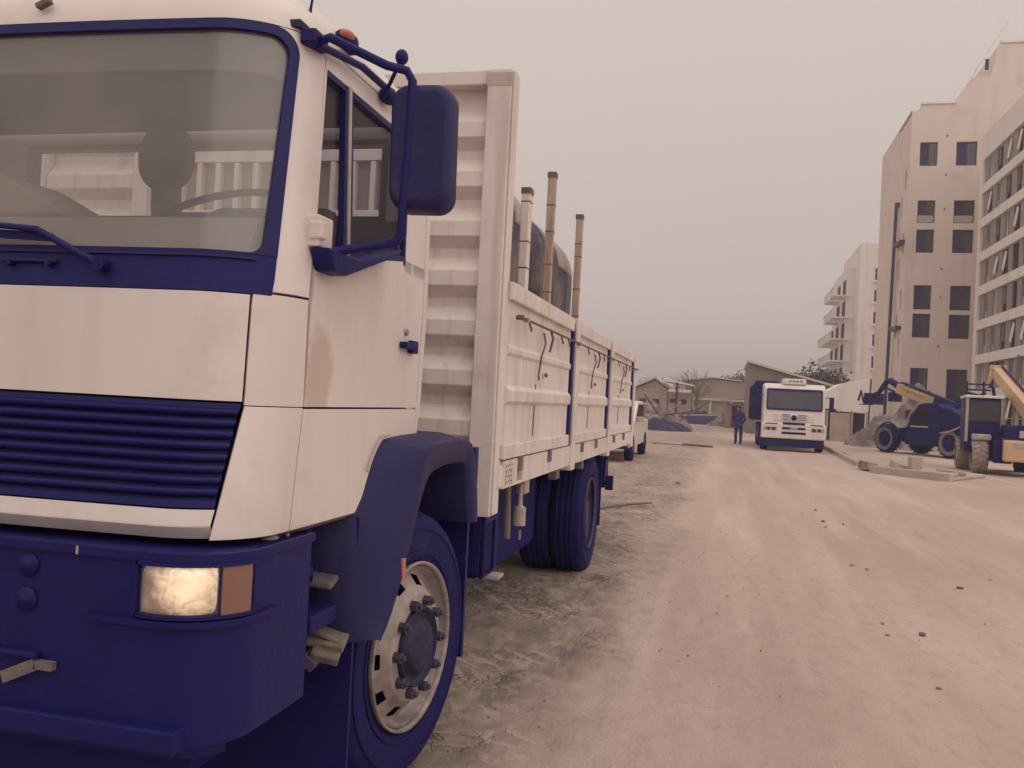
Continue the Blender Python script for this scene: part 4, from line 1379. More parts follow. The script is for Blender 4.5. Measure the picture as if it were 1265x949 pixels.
# middle bay: plain upper sheet and upright bars
part(MB().box(-2.012, -.648, HY + .0, HY + .048, 2.66, ZT - .078), 'upper_sheet', 'bedpaint', sheet, .004)
part(MB().box(-2.012, -.648, HY - .01, HY + .048, 2.33, 2.40), 'cross_bar', 'bedpaint', sheet, .004)
for i in range(12):
    x = -1.95 + i * .112
    part(MB().box(x, x + .030, HY - .005, HY + .04, 1.12, 2.655), 'upright_bar', 'bedpaint', sheet, .004)
M['shadepaint'] = mat('mid_bay_sheet', (.36, .29, .26), .8, var=.2, scale=2)
part(MB().box(-2.012, -.648, HY + .041, HY + .0485, 1.10, 2.66), 'gap_sheet', 'shadepaint', sheet)  # added sheet, darkened to stand in for the open gap behind the bars
part(MB().box(-.107, .019, HY - .0365, HY - .030, ZT - .085, ZT - .02), 'edge_plate', 'pale', sheet)

# sides
ySeg = [(4.33, 6.20), (6.48, 8.22), (8.46, 10.40)]
def sideboard(x, y0, y1, sgn):
    X = lambda d: x + sgn * d
    sbd = MB()
    sbd.box(X(-.035), X(.0), y0, y1, 1.165, 2.03)
    o = part(sbd, 'sideboard', 'bedpaint', truck, .004)
    part(MB().box(X(.0), X(.028), y0, y1, 1.965, 2.055), 'top_rail', 'bedpaint', o, .006)
    part(MB().box(X(-.04), X(-.036), y0, y1, 1.97, 2.055), 'top_rail', 'bedpaint', o)
    part(MB().box(X(.0), X(.024), y0, y1, 1.160, 1.235), 'bottom_rail', 'bedpaint', o, .006)
    part(MB().prism([(.0, 1.685), (.014, 1.70), (.014, 1.725), (.0, 1.745)], lambda p, q, t: (X(p), t, q), y0 + .02, y1 - .02), 'rib', 'bedpaint', o)
    part(MB().prism([(.0, 1.435), (.024, 1.455), (.024, 1.51), (.0, 1.535)], lambda p, q, t: (X(p), t, q), y0 + .02, y1 - .02), 'rib', 'bedpaint', o)
    if sgn > 0:
        L = y1 - y0
        # latch gear hanging from the rod
        ym = y0 + L * .47
        lt = MB().tube([(X(.035), ym - .12, 1.86), (X(.045), ym - .10, 1.80), (X(.03), ym - .13, 1.72), (X(.02), ym - .14, 1.62), (X(.022), ym - .14, 1.58)], .006, 6)
        lt.tube([(X(.035), ym + .08, 1.90), (X(.05), ym + .09, 1.84), (X(.035), ym + .08, 1.76)], .008, 6).ellipsoid((X(.02), ym + .08, 1.62), (.010, .035, .014), 10, 6)
        part(lt, 'latch_handle', 'rust', o, kind='stuff')
        part(MB().tube([(X(.006), ym - .14, 1.56), (X(.004), ym - .15, 1.26)], .0035, 4), 'latch_cord', 'rust', o)
        for k in (.2, .72, .86):
            yy = y0 + L * k
            part(MB().tube([(X(.03), yy, 1.885), (X(.04), yy + .02, 1.85), (X(.03), yy + .06, 1.845)], .006, 6), 'rod_hook', 'rust', o)
        for k in (.18, .62):
            yy = y0 + L * k
            part(MB().box(X(.0), X(.035), yy, yy + .05, 1.085, 1.158), 'hinge', 'rimdirt', o, .003)
    return o
for y0, y1 in ySeg:
    sideboard(.035, y0, y1, 1)
    sideboard(-2.85, y0, y1, -1)
part(MB().box(.020, .050, 4.36, 10.55, 1.010, 1.152), 'side_rail', 'bedpaint', truck, .003)
part(MB().box(-2.865, -2.835, 4.42, 10.55, 1.010, 1.152), 'side_rail', 'bedpaint', truck, .003)
for y in (6.21, 8.23, 10.41):
    part(MB().box(.0, .052, y, y + .085, 1.155, 2.03), 'gap_shade_post', 'dark', truck, .003)  # navy hinge channel, its gap shadow put into the dark colour
    part(MB().box(-.01, .068, y + .09, y + .24, .975, 2.065), 'bed_post', 'bedpaint', truck, .006)
    part(MB().box(-2.87, -2.80, y + .09, y + .24, .975, 2.065), 'bed_post', 'bedpaint', truck, .006)
part(MB().tube([(.088, 4.40, 1.885), (.088, 10.72, 1.885)], .0075, 8).tube([(.06, 4.42, 1.885), (.10, 4.42, 1.885)], .013, 8), 'latch_rod', 'rust', truck)
for y in (4.55, 6.30, 8.32, 10.5):
    part(MB().box(.06, .098, y, y + .03, 1.873, 1.899), 'rod_bracket', 'pale', truck, .003)
part(MB().box(-2.81, .03, 10.56, 10.60, 1.15, 2.04), 'tailboard', 'bedpaint', truck, .004)
# small stencilled marks on the side rail (unreadable in the photograph: short dark strokes)
rm_ = MB()
rg_ = random.Random(4)
for i in range(3):
    for j in range(4):
        y = 4.40 + i * .055
        z = 1.125 - j * .028
        w_ = rg_.uniform(.02, .04)
        rm_.box(.0502, .0508, y, y + w_, z, z + .006)
        rm_.box(.0502, .0508, y, y + .008, z - rg_.uniform(.008, .016), z)
        if rg_.random() < .5:
            rm_.box(.0502, .0508, y + w_ - .008, y + w_, z - .014, z)
part(rm_, 'stencil_marks', 'ink', truck, kind='stuff')
part(MB().box(.0502, .0506, 4.66, 4.78, 1.03, 1.10), 'faded_plate', 'inkfaint', truck)
# stakes
for y, z, wd, mtn in ((4.93, 2.665, .075, 'bedpaint'), (5.62, 2.935, .055, 'wood'), (6.74, 2.90, .055, 'wood')):
    s_ = MB().box(-.06, -.01, y - wd / 2, y + wd / 2, 1.15, z)
    stk = part(s_, 'stake', mtn, truck, .006)
    bt = MB()
    for q in range(4):
        zz_ = 2.16 + q * .19 + rg_.uniform(-.06, .06)
        if zz_ < z - .03:
            bt.box(-.0615, -.0085, y - wd / 2 - .0015, y + wd / 2 + .003, zz_, zz_ + .007)
    bt.box(-.063, -.007, y - wd / 2 - .004, y + wd / 2 + .004, z - .03, z + .004)
    part(bt, 'stake_band', 'rust', stk, kind='stuff')

# --- mirror
mr = MB()
def rrect(cx0, cx1, cz0, cz1, r, n=6):
    pts = []
    for (x, z, a0) in ((cx1 - r, cz1 - r, 0), (cx0 + r, cz1 - r, 90), (cx0 + r, cz0 + r, 180), (cx1 - r, cz0 + r, 270)):
        for k in range(n + 1):
            a = R(a0 + 90 * k / n)
            pts.append((x + r * math.cos(a), z + r * math.sin(a)))
    return pts
def shell_(mb, outline, fn, insets):
    n = len(outline)
    cx_ = sum(p[0] for p in outline) / n
    cz_ = sum(p[1] for p in outline) / n
    v = []
    for ins, d in insets:
        for x, z in outline:
            v.append(fn(x + (cx_ - x) * ins, z + (cz_ - z) * ins, d))
    f = [(i * n + k, i * n + (k + 1) % n, (i + 1) * n + (k + 1) % n, (i + 1) * n + k) for i in range(len(insets) - 1) for k in range(n)]
    mb.add(v, f, True)
    mb.add(v[:n], [tuple(reversed(range(n)))])
    mb.add(v[-n:], [tuple(range(n))])
    return mb
for side in (1, -1):
    MX = (lambda x: x) if side > 0 else (lambda x: 2 * XC - x)
    o = rrect(.132, .318, 2.002, 2.375, .05)
    shell_(mrb := MB(), o, lambda x, z, d: (MX(x - .0 + (z - 1.99) * -.02), 2.43 + d, z + (x - .13) * -.02), [(.16, -.012), (.08, -.008), (.02, .010), (0, .035), (0, .075)])
    mro = part(mrb, 'mirror', 'fender', truck)
    part(MB().box(MX(.15), MX(.295), 2.500, 2.504, 2.03, 2.34), 'mirror_glass', 'reflector', mro)
    part(MB().tube([(MX(-.085), 2.36, 2.475), (MX(-.03), 2.33, 2.475), (MX(.12), 2.40, 2.415), (MX(.175), 2.42, 2.405), (MX(.192), 2.425, 2.375), (MX(.192), 2.425, 2.20), (MX(.182), 2.425, 1.98), (MX(.182), 2.43, 1.93), (MX(.165), 2.43, 1.905), (MX(.10), 2.42, 1.892), (MX(.0), 2.36, 1.865)], .0135, 10), 'mirror_arm', 'dark', mro)
    part(MB().tube([(MX(-.07), 2.34, 2.46), (MX(-.055), 2.62, 2.50), (MX(-.05), 2.85, 2.50), (MX(-.06), 3.1, 2.495)], .012, 8).ellipsoid((MX(-.06), 2.86, 2.49), (.03, .05, .03), 10, 8), 'mirror_brace', 'dark', mro)
    part(MB().box(MX(-.115), MX(-.065), 2.31, 2.40, 2.455, 2.50), 'mirror_bracket', 'dark', mro, .008)
    part(MB().tube([(MX(-.03), 2.74, 2.44), (MX(.03), 2.70, 2.52), (MX(.04), 2.70, 2.545)], .007, 6).ellipsoid((MX(.045), 2.70, 2.558), (.022, .022, .026), 12, 8), 'spotlight', 'dark', mro)
    part(MB().prism([(2.275, 1.868), (2.33, 1.855), (2.62, 1.895), (2.86, 1.965), (2.85, 1.975), (2.60, 1.925), (2.40, 1.87), (2.30, 1.805), (2.285, 1.80)][:0] + [(2.27, 1.862), (2.50, 1.865), (2.84, 1.955), (2.80, 1.925), (2.40, 1.800), (2.31, 1.800)], lambda p, q, t: (MX(t), p, q), -.03, .035), 'mirror_foot', 'dark', mro, .008)

# ================================================================== LOAD ON THE TRUCK
def bale(x0, x1, y0, y1, zt, label):
    t = thing('wrapped_load', label, 'load', ((x0 + x1) / 2, (y0 + y1) / 2, 1.13), group='wrapped loads on the truck bed')
    def pr(g=0.):
        r = .30
        pts = [(x1 + g, 1.14)]
        for k in range(9):
            a = PI / 2 * k / 8
            pts.append((x1 - r + (r + g) * math.cos(a), zt - r + (r + g) * math.sin(a)))
        for k in range(9):
            a = PI / 2 + PI / 2 * k / 8
            pts.append((x0 + r + (r + g) * math.cos(a), zt - r + (r + g) * math.sin(a)))
        pts.append((x0 - g, 1.14))
        return pts
    part(MB().prism(pr(), lambda p, q, s: (p, s, q), y0, y1), 'wrapping', 'tarp', t, .09)
    part(MB().prism([(p, q) for p, q in pr(.012) if q > 1.5], lambda p, q, s: (p, s, q), y0 + .10, y0 + .22), 'strap', 'tarpband', t, .01)
    part(MB().prism([(p, q) for p, q in pr(.012) if q > zt - .5], lambda p, q, s: (p, s, q), y0 + .5, y1 - .15), 'top_sheet', 'tarpband', t, .02)
    bb = MB().box(x0 - .02, x1 + .02, y0 - .02, y1 + .02, zt - .80, zt - .70)
    part(bb, 'side_band', 'tarpband', t, .02)
    bb = MB().box(x0 - .015, x1 + .015, y0 - .015, y1 + .015, zt - .86, zt - .82)
    part(bb, 'side_band', 'dark', t, .01)
bale(-1.9, -.13, 4.55, 5.55, 2.80, 'dark rounded wrapped load just behind the headboard')
bale(-1.9, -.13, 5.95, 7.15, 2.76, 'dark rounded wrapped load behind the third stake')

# ================================================================== WHITE PICKUP BEHIND THE TRUCK
pk = thing('parked_pickup', 'white pickup half hidden behind the tail of the near truck', 'pickup', (-2.05, 25, 0))
prf = [(22.6, .35), (22.5, .75), (22.7, .98), (23.8, 1.06), (24.5, 1.56), (26.0, 1.58), (26.35, 1.08), (27.9, 1.06), (27.95, .45), (27.6, .35)]
part(MB().prism(prf, lambda p, q, t: (t, p, q), -2.92, -1.2), 'body', 'paint', pk, .05)
part(MB().prism([(24.0, 1.10), (24.55, 1.48), (25.95, 1.48), (26.2, 1.12)], lambda p, q, t: (t, p, q), -1.198, -1.185), 'side_window', 'farglass', pk)
part(MB().prism([(23.85, 1.09), (24.46, 1.53), (24.43, 1.55), (23.82, 1.11)], lambda p, q, t: (t, p, q), -2.82, -1.3), 'windscreen', 'farglass', pk)
part(MB().box(-1.19, -1.0, 24.0, 24.1, 1.02, 1.16), 'mirror', 'pale', pk, .02)
part(MB().box(-2.9, -1.22, 22.44, 22.6, .34, .58), 'bumper', 'dark', pk, .03)
for x in (-1.55, -2.75):
    part(MB().box(x - .12, x + .15, 22.46, 22.52, .72, .88), 'headlight', 'reflector', pk, .02)
for y in (23.4, 27.0):
    for x, s_ in ((-1.2, 1), (-2.92, -1)):
        wo = part(MB().lathe((x + .02 * s_, y, .34), (s_, 0, 0), [(.2, 0), (.33, 0), (.34, -.04), (.34, -.2), (.2, -.2)], 28, closed=True), 'wheel', 'tyre', pk)
        part(MB().lathe((x + .0 * s_, y, .34), (s_, 0, 0), [(.21, 0), (.15, -.05), (.05, .01), (0, .01)], 24), 'hub_cap', 'rim', wo)

# ================================================================== DISTANT WHITE TRUCK
TX, TY = 3.66, 35.4
dt = thing('tipper_truck', 'distant white truck with dark high-sided body facing down the road', 'truck', (TX, TY + 4, 0))
X = lambda d: TX + d
cab = MB().prism([(TY + .0, .55), (TY - .02, 1.0), (TY + .05, 1.55), (TY + .22, 2.42), (TY + .5, 2.58), (TY + 1.9, 2.60), (TY + 1.9, .6)], lambda p, q, t: (t, p, q), X(-1.13), X(1.13))
cabo = part(cab, 'cab', 'paint', dt, .06)
part(MB().box(X(-.45), X(.42), TY + .35, TY + 1.1, 2.56, 2.78), 'roof_vent', 'paint', dt, .04)
for q in (-.2, -.07, .06, .19):
    part(MB().box(X(q), X(q + .07), TY + .342, TY + .352, 2.66, 2.71), 'slot', 'darkframe', dt)
part(MB().prism([(TY + .036, 1.62), (TY + .175, 2.34), (TY + .195, 2.34), (TY + .06, 1.62)], lambda p, q, t: (t, p, q), X(-.98), X(.98)), 'windscreen', 'farglass', cabo)
part(MB().prism([(TY + .15, 2.29), (TY + .17, 2.38), (TY + .19, 2.38), (TY + .17, 2.29)], lambda p, q, t: (t, p, q), X(-.99), X(.99)), 'sun_visor', 'dark', cabo)
part(MB().prism([(TY + .015, 1.56), (TY + .03, 1.64), (TY + .05, 1.64), (TY + .04, 1.56)], lambda p, q, t: (t, p, q), X(-1.0), X(1.0)), 'wiper_panel', 'dark', cabo)
for s_ in (-1, 1):
    part(MB().box(X(s_ * .985), X(s_ * 1.02), TY + .01, TY + .06, 1.62, 1.9).bar((X(s_), TY + .02, 1.62), (X(s_), TY + .17, 2.34), .04, .04), 'windscreen_frame', 'dark', cabo)
part(MB().box(X(-.72), X(.72), TY - .03, TY + .1, 1.14, 1.42), 'grille', 'bedpaint', dt, .02)
for z in (1.19, 1.26, 1.33, 1.39):
    for a, b in ((-.45, -.14), (.14, .45)):
        part(MB().box(X(a), X(b), TY - .045, TY - .02, z, z + .022), 'grille_slot', 'rimdirt', dt)
em = MB().lathe((X(0), TY - .06, 1.28), (0, -1, 0), [(.085, 0), (.095, .012), (.105, 0)], 24)
for k in range(3):
    a = R(90 + 120 * k)
    em.bar((X(0), TY - .065, 1.28), (X(.09 * math.cos(a)), TY - .065, 1.28 + .09 * math.sin(a)), .028, .012, (0, 1, 0))
em.lathe((X(0), TY - .04, 1.28), (0, -1, 0), [(0, 0), (.10, 0), (.10, -.02)], 24)
part(em, 'emblem', 'dark', dt)
part(MB().box(X(-1.17), X(1.17), TY - .12, TY + .5, .48, 1.06), 'bumper', 'paint', dt, .05)
for z, a, b in ((1.02, -.40, .40), (.84, -.42, .42), (.66, -.44, .44)):
    part(MB().box(X(a), X(b), TY - .135, TY - .11, z, z + .085), 'intake', 'dark', dt)
part(MB().box(X(-.14), X(.14), TY - .15, TY - .13, .855, .93), 'number_plate', 'pale', dt)
for s_ in (-1, 1):
    l_ = part(MB().box(X(s_ * .62), X(s_ * 1.1), TY - .135, TY - .11, .78, .92), 'headlight', 'pale', dt, .01)
    part(MB().box(X(s_ * .66), X(s_ * .8), TY - .145, TY - .13, .80, .90), 'lens', 'darkframe', l_)
    part(MB().box(X(s_ * .86), X(s_ * .98), TY - .145, TY - .13, .80, .90), 'lens', 'darkframe', l_)
    part(MB().box(X(s_ * .6), X(s_ * 1.05), TY - .13, TY - .11, 1.02, 1.055), 'lamp_slot', 'darkframe', dt)
    part(MB().tube([(X(s_ * 1.13), TY + .2, 2.1), (X(s_ * 1.32), TY + .1, 2.1)], .02, 6).box(X(s_ * 1.26), X(s_ * 1.42), TY + .04, TY + .16, 1.62, 2.12), 'mirror', 'dark', dt, .03)
part(MB().box(X(-1.1), X(1.1), TY - .02, TY + .3, .18, .47), 'front_valance', 'dark', dt, .02)
part(MB().box(X(-1.42), X(1.12), TY + 2.15, TY + 9.0, 1.12, 2.55).box(X(-1.42), X(-.5), TY + 2.2, TY + 2.5, 2.55, 2.72), 'tipper_body', 'dark', dt, .02)
for k in range(7):
    for s_ in (-1, 1):
        part(MB().box(X(s_ * 1.27 - .15) - .03, X(s_ * 1.27 - .15) + .04, TY + 2.2 + k * 1.1, TY + 2.32 + k * 1.1, 1.1, 2.6), 'body_rib', 'fender', dt)
part(MB().box(X(-.5), X(.5), TY + 1.9, TY + 9.0, .75, 1.1), 'chassis_frame', 'under', dt)
for y in (TY + .95, TY + 4.9, TY + 6.3):
    for s_ in (-1, 1):
        wo = part(MB().lathe((X(s_ * 1.17), y, .5), (s_, 0, 0), [(.28, 0), (.46, 0), (.5, -.04), (.5, -.28), (.28, -.28)], 28, closed=True), 'wheel', 'tyre', dt)
        part(MB().lathe((X(s_ * 1.15), y, .5), (s_, 0, 0), [(.29, 0), (.2, -.08), (.12, .02), (0, .03)], 24), 'hub', 'rim', wo)
part(MB().box(X(-1.2), X(-.9), TY + 2.4, TY + 3.8, .35, .95), 'side_tank', 'dark', dt, .04)

# ================================================================== PERSON
def skin_body(name, verts, edges, radii, mtl, parent, sub=2):
    me = bpy.data.meshes.new(name)
    me.from_pydata([tuple(v) for v in verts], edges, [])
    o = bpy.data.objects.new(name, me)
    col.objects.link(o)
    o.parent = parent
    md = o.modifiers.new('skin', 'SKIN')
    for i, r_ in enumerate(radii):
        me.skin_vertices[0].data[i].radius = r_ if isinstance(r_, tuple) else (r_, r_)
    me.skin_vertices[0].data[0].use_root = True
    md.use_smooth_shade = True
    sb_ = o.modifiers.new('sub', 'SUBSURF')
    sb_.levels = sb_.render_levels = sub
    me.materials.append(M[mtl])
    return o
M['clothes'] = mat('dark_work_clothes', (.050, .040, .18), .9, var=.2, scale=6)
M['skin'] = mat('skin', (.36, .23, .18), .6, var=.1, scale=10)
M['hair'] = mat('dark_cap', (.05, .04, .12), .9, var=.2)
ps = thing('person', 'person in dark jacket and trousers standing left of the distant truck', 'person', (1.70, 39.4, 0), R(160))
#            pelvis 0, waist 1, chest 2, neck 3, head 4, headtop 5
V = [(0, 0, .86), (0, 0, 1.02), (0, .02, 1.24), (0, .02, 1.40), (0, .045, 1.50), (0, .05, 1.60)]
Rd = [(.15, .11), (.145, .10), (.18, .12), (.06, .06), (.075, .09), (.06, .07)]
Ed = [(0, 1), (1, 2), (2, 3), (3, 4), (4, 5)]
for s_ in (-1, 1):
    b = len(V)
    V += [(.19 * s_, .02, 1.33), (.255 * s_, -.02, 1.06), (.20 * s_, .16, .90), (.17 * s_, .21, .87)]
    Rd += [.065, .052, .042, .035]
    Ed += [(2, b), (b, b + 1), (b + 1, b + 2), (b + 2, b + 3)]
    b = len(V)
    V += [(.09 * s_, 0, .78), (.105 * s_, .03 * s_, .45), (.11 * s_, -.01, .09), (.12 * s_, .13, .045)]
    Rd += [(.10, .10), (.072, .072), (.058, .058), (.045, .04)]
    Ed += [(0, b), (b, b + 1), (b + 1, b + 2), (b + 2, b + 3)]
skin_body('body', V, Ed, Rd, 'clothes', ps)
hd2 = part(MB().ellipsoid((0, .06, 1.525), (.075, .095, .115), 14, 10).ellipsoid((0, .155, 1.51), (.012, .02, .02), 6, 4), 'head', 'skin', ps)
part(MB().ellipsoid((0, .045, 1.56), (.082, .10, .09), 14, 10), 'hair', 'hair', hd2)
for s_ in (-1, 1):
    hb_ = MB().ellipsoid((.165 * s_, .23, .865), (.022, .045, .035), 10, 6)
    for k in range(4):
        hb_.tube([(.165 * s_ + .0 * k, .255, .885 - .018 * k), (.15 * s_, .30 - .006 * abs(k - 1), .88 - .018 * k), (.13 * s_, .31, .872 - .018 * k)], [.008, .007, .006], 5)
    hb_.tube([(.16 * s_, .22, .895), (.14 * s_, .25, .91)], [.009, .007], 5)
    part(hb_, 'hand', 'skin', ps)

# ================================================================== TELEHANDLERS
M['yellow'] = mat('faded_yellow_paint', (.62, .42, .245), .5, var=.1, scale=2, dirt=(.35, .26, .2), dirt_amt=.6, dirt_scale=2.5)
M['greyrim'] = mat('dusty_tyre', (.22, .18, .18), .85, var=.25, scale=8, bump=.3)
M['dusty'] = mat('dusty_tread', (.38, .30, .26), .9, var=.3, scale=8, bump=.3)
def tractor_wheel(c, ax, Rw, Ww, parent, face='greyrim', tread='tyre', lugs=True):
    c = Vector(c)
    ax = Vector(ax).normalized()
    rr_ = Rw * .55
    o = part(MB().lathe(c, ax, [(rr_, -.03), (Rw * .8, .0), (Rw * .93, -.04), (Rw * .96, -.09), (Rw * .96, -Ww + .09), (Rw * .93, -Ww + .04), (Rw * .8, -Ww), (rr_, -Ww)], 36, closed=True), 'wheel', tread, parent)
    part(MB().lathe(c + ax * .004, ax, [(rr_, -.03), (Rw * .8, .0)], 36), 'sidewall', face, o)
    part(MB().lathe(c, ax, [(rr_, -.02), (rr_ * .9, -.09), (rr_ * .6, -.09), (rr_ * .5, -.02), (0, -.02)], 30), 'rim', 'dark', o)
    if lugs:
        lg = MB()
        a = ax.orthogonal().normalized()
        b = ax.cross(a)
        n = 20
        for k in range(n):
            for h in (0, 1):
                t = 2 * PI * (k + .5 * h) / n
                t2 = t + .16
                y0, y1 = (-.02, -Ww * .52) if h == 0 else (-Ww + .02, -Ww * .48)
                p0 = c + (a * math.cos(t) + b * math.sin(t)) * (Rw * .975) + ax * y0
                p1 = c + (a * math.cos(t2) + b * math.sin(t2)) * (Rw * .975) + ax * y1
                lg.bar(p0, p1, Rw * .08, Rw * .07, (p0 - c).normalized())
        part(lg, 'tread', 'dusty' if tread == 'dusty' or face == 'dusty' else 'tyre', o, kind='stuff')
    return o

t1 = thing('telehandler', 'yellow and navy telehandler seen side-on, boom end hanging down towards the distant truck', 'telehandler', (9.62, 39.9, 0), math.atan2(.83, -.56), 'telehandlers')
t1['label'] = 'side-on yellow telehandler with folded black boom tip, nearer the distant truck'
part(MB().prism([(2.1, .5), (2.3, .95), (1.0, 1.15), (-1.6, 1.2), (-2.6, 1.15), (-2.7, .7), (-2.3, .45)], lambda p, q, t: (p, t, q), -.55, .55), 'chassis', 'dark', t1, .04)
part(MB().box(-1.1, .65, .45, 1.02, .42, 1.15), 'side_body', 'dark', t1, .04)
cb = part(MB().prism([(.62, 1.1), (.35, 1.65), (.0, 2.08), (-.35, 2.16), (-1.0, 2.16), (-1.15, 1.95), (-1.15, 1.1)], lambda p, q, t: (p, t, q), .22, 1.0), 'cab', 'dark', t1, .03)
part(MB().prism([(.48, 1.22), (.25, 1.66), (-.03, 1.98), (-.42, 2.02), (-.45, 1.25)], lambda p, q, t: (p, t, q), 1.0, 1.012), 'cab_window', 'farglass', cb)
part(MB().tube([(.75, .98, 1.1), (.45, .99, 1.68), (.02, .99, 2.12), (-.3, .99, 2.19)], .03, 6), 'cab_frame', 'pale', cb)
part(MB().box(-.55, .35, 1.012, 1.03, 1.15, 1.22), 'door_rail', 'pale', cb)
part(MB().prism([(-1.15, 1.15), (-1.15, 2.0), (-1.5, 2.0), (-2.5, 1.45), (-2.6, 1.1)], lambda p, q, t: (p, t, q), .1, .95), 'rear_hood', 'dark', t1, .05)
Z1, Z2 = Vector((-2.5, -.1, 1.45)), Vector((2.25, -.1, 2.78))
dr = (Z2 - Z1).normalized()
bm_ = part(MB().bar(Z1 + dr * .0, Z2, .34, .42), 'boom', 'yellow', t1, .02)
part(MB().bar(Z1 + Vector((0, 0, .25)), Z2 + Vector((-.2, 0, .26)), .25, .06), 'boom_cable', 'dark', bm_)
part(MB().bar(Z1 + dr * 1.2 + Vector((0, .18, 0)), Z1 + dr * 2.75 + Vector((0, .18, 0)), .05, .46), 'boom_cover', 'dark', bm_)
lt = MB()
q = rr.random
for k in range(13):
    c0 = Z1 + dr * (3.25 + k * .105) + Vector((0, .175, .03))
    lt.bar(c0, c0 + Vector((.0, 0, .10 if k % 3 else .14)), .012, .03, (1, 0, 0))
    if k % 2:
        lt.bar(c0 + dr * -.03, c0 + dr * .05, .012, .03)
lt.bar(Z1 + dr * 4.7 * .9 + Vector((0, .175, -.02)), Z1 + dr * 4.7 * .9 + Vector((0, .175, .12)), .012, .1, (1, 0, 0))
M['logo'] = mat('boom_lettering', (.40, .22, .12), .7, var=.3, scale=10)
part(lt, 'boom_lettering', 'logo', bm_)
part(MB().bar((-1.4, .35, 1.22), (-2.6, .35, 1.62), .3, .42).ellipsoid((-2.0, .5, 1.42), (.55, .14, .22), 14, 8), 'rear_cover', 'yellow', t1, .03)
part(MB().tube([(2.2, -.1, 2.85), (2.75, -.1, 3.12), (3.0, -.1, 3.05), (3.5, -.1, 2.5), (3.75, -.1, 2.3)], [.16, .15, .13, .10, .12], 8)
          .tube([(2.3, .05, 2.6), (2.7, .05, 2.75), (3.1, .05, 2.85)], .05, 6).box(2.3, 2.6, -.35, .15, 2.2, 2.6), 'boom_tip', 'dark', t1)
part(MB().box(3.6, 3.85, -.55, .35, 2.05, 2.55).tube([(3.9, -.5, 2.1), (4.1, -.5, 2.6), (4.25, -.5, 2.2)], .05, 6).tube([(3.9, .3, 2.1), (4.1, .3, 2.65), (4.25, .3, 2.2)], .05, 6).box(4.1, 4.9, -.45, -.35, 2.02, 2.07), 'carriage', 'dark', t1, .01)
for x in (1.7, -1.7):
    for s_ in (-1, 1):
        o = tractor_wheel((x, s_ * 1.12, .60), (0, s_, 0), .61, .40, t1)
        part(MB().tube([(x + .68 * math.cos(R(a)), s_ * .92, .6 + .68 * math.sin(R(a))) for a in range(20, 161, 20)], .035, 5), 'wheel_guard', 'dark', t1)
part(MB().tube([(-.9, .1, 1.15), (.9, -.05, 2.0)], .06, 8).tube([(.9, -.05, 2.0), (1.7, -.1, 2.42)], .035, 8), 'lift_ram', 'chrome', t1)
part(MB().tube([(-1.2, 1.05, .98), (-1.75, 1.15, 1.05), (-2.3, 1.1, 1.3)], .035, 6), 'hose_rail', 'pale', t1)

t2 = thing('telehandler', 'yellow telehandler with raised boom and pale-roofed cab at the right edge', 'telehandler', (8.9, 29.9, 0), 0., 'telehandlers')
hx = Vector((.16, .987, 0)).normalized()      # forward (away from the camera)
lx = Vector((-hx.y, hx.x, 0))                   # its left
B0 = Vector((8.42, 28.7, 0))                    # near left wheel contact
def T2(f, l, z):
    return tuple(B0 + hx * f + lx * l + Vector((0, 0, z)))
def tbox(mb, f0, f1, l0, l1, z0, z1):
    v = [T2(f, l, z) for z in (z0, z1) for l in (l0, l1) for f in (f0, f1)]
    return mb.add(v, [(0, 2, 3, 1), (4, 5, 7, 6), (0, 1, 5, 4), (2, 6, 7, 3), (0, 4, 6, 2), (1, 3, 7, 5)])
part(tbox(tbox(MB(), -.6, 3.0, -1.3, -.35, .42, 1.0), -.9, -.3, -.75, -.3, .35, 1.0), 'chassis', 'under', t2, .03)
cb = part(tbox(MB(), .2, 1.9, -.58, .40, .62, 2.2), 'cab', 'dark', t2, .04)
part(tbox(MB(), .1, 2.0, -.62, .42, 2.2, 2.28), 'cab_roof', 'bedpaint', cb, .02)
part(tbox(MB(), .185, .196, -.52, .30, 1.52, 2.12), 'rear_window', 'farglass', cb)
part(tbox(MB(), .4, 1.8, .40, .41, 1.3, 2.1), 'side_window', 'farglass', cb)
part(tbox(MB(), .14, .2, .31, .39, .9, 2.2), 'cab_frame', 'pale', cb)
part(tbox(MB(), .15, .2, -.58, -.54, 1.3, 2.2), 'cab_frame', 'pale', cb)
part(tbox(MB(), .1, .2, .52, .68, 1.85, 2.12), 'mirror', 'dark', t2, .03)
part(tbox(MB(), -.3, .18, -.28, .22, .96, 1.14), 'wheel_guard', 'pale', t2, .05)
part(tbox(MB(), -.9, .9, -1.7, -.55, 1.05, 1.45), 'engine_hood', 'dark', t2, .04)
part(tbox(MB(), -.95, -.9, -1.4, -.9, 1.10, 1.3), 'hood_vent', 'pale', t2)
part(tbox(MB(), -1.2, -.6, -1.55, -.50, .42, 1.02), 'counterweight', 'yellow', t2, .06)
part(tbox(MB(), -1.22, -1.19, -1.5, -.75, .82, .96), 'bumper_trim', 'pale', t2)
p0, p1 = Vector((9.50, 27.6, 1.72)), Vector((9.48, 31.2, 3.12))
bm2 = MB()
dd = (p1 - p0).normalized()
ss = dd.cross(Vector((0, 0, 1))).normalized()
uu = ss.cross(dd)
vv = []
for p, wd, ht in ((p0, .36, .44), (p1, .30, .34)):
    vv += [p + ss * (i * wd / 2) + uu * (j * ht / 2) for j in (-1, 1) for i in (-1, 1)]
bm2.add(vv, [(0, 1, 3, 2), (4, 6, 7, 5), (0, 4, 5, 1), (2, 3, 7, 6), (0, 2, 6, 4), (1, 5, 7, 3)])
bm2o = part(bm2, 'boom', 'yellow', t2, .03)
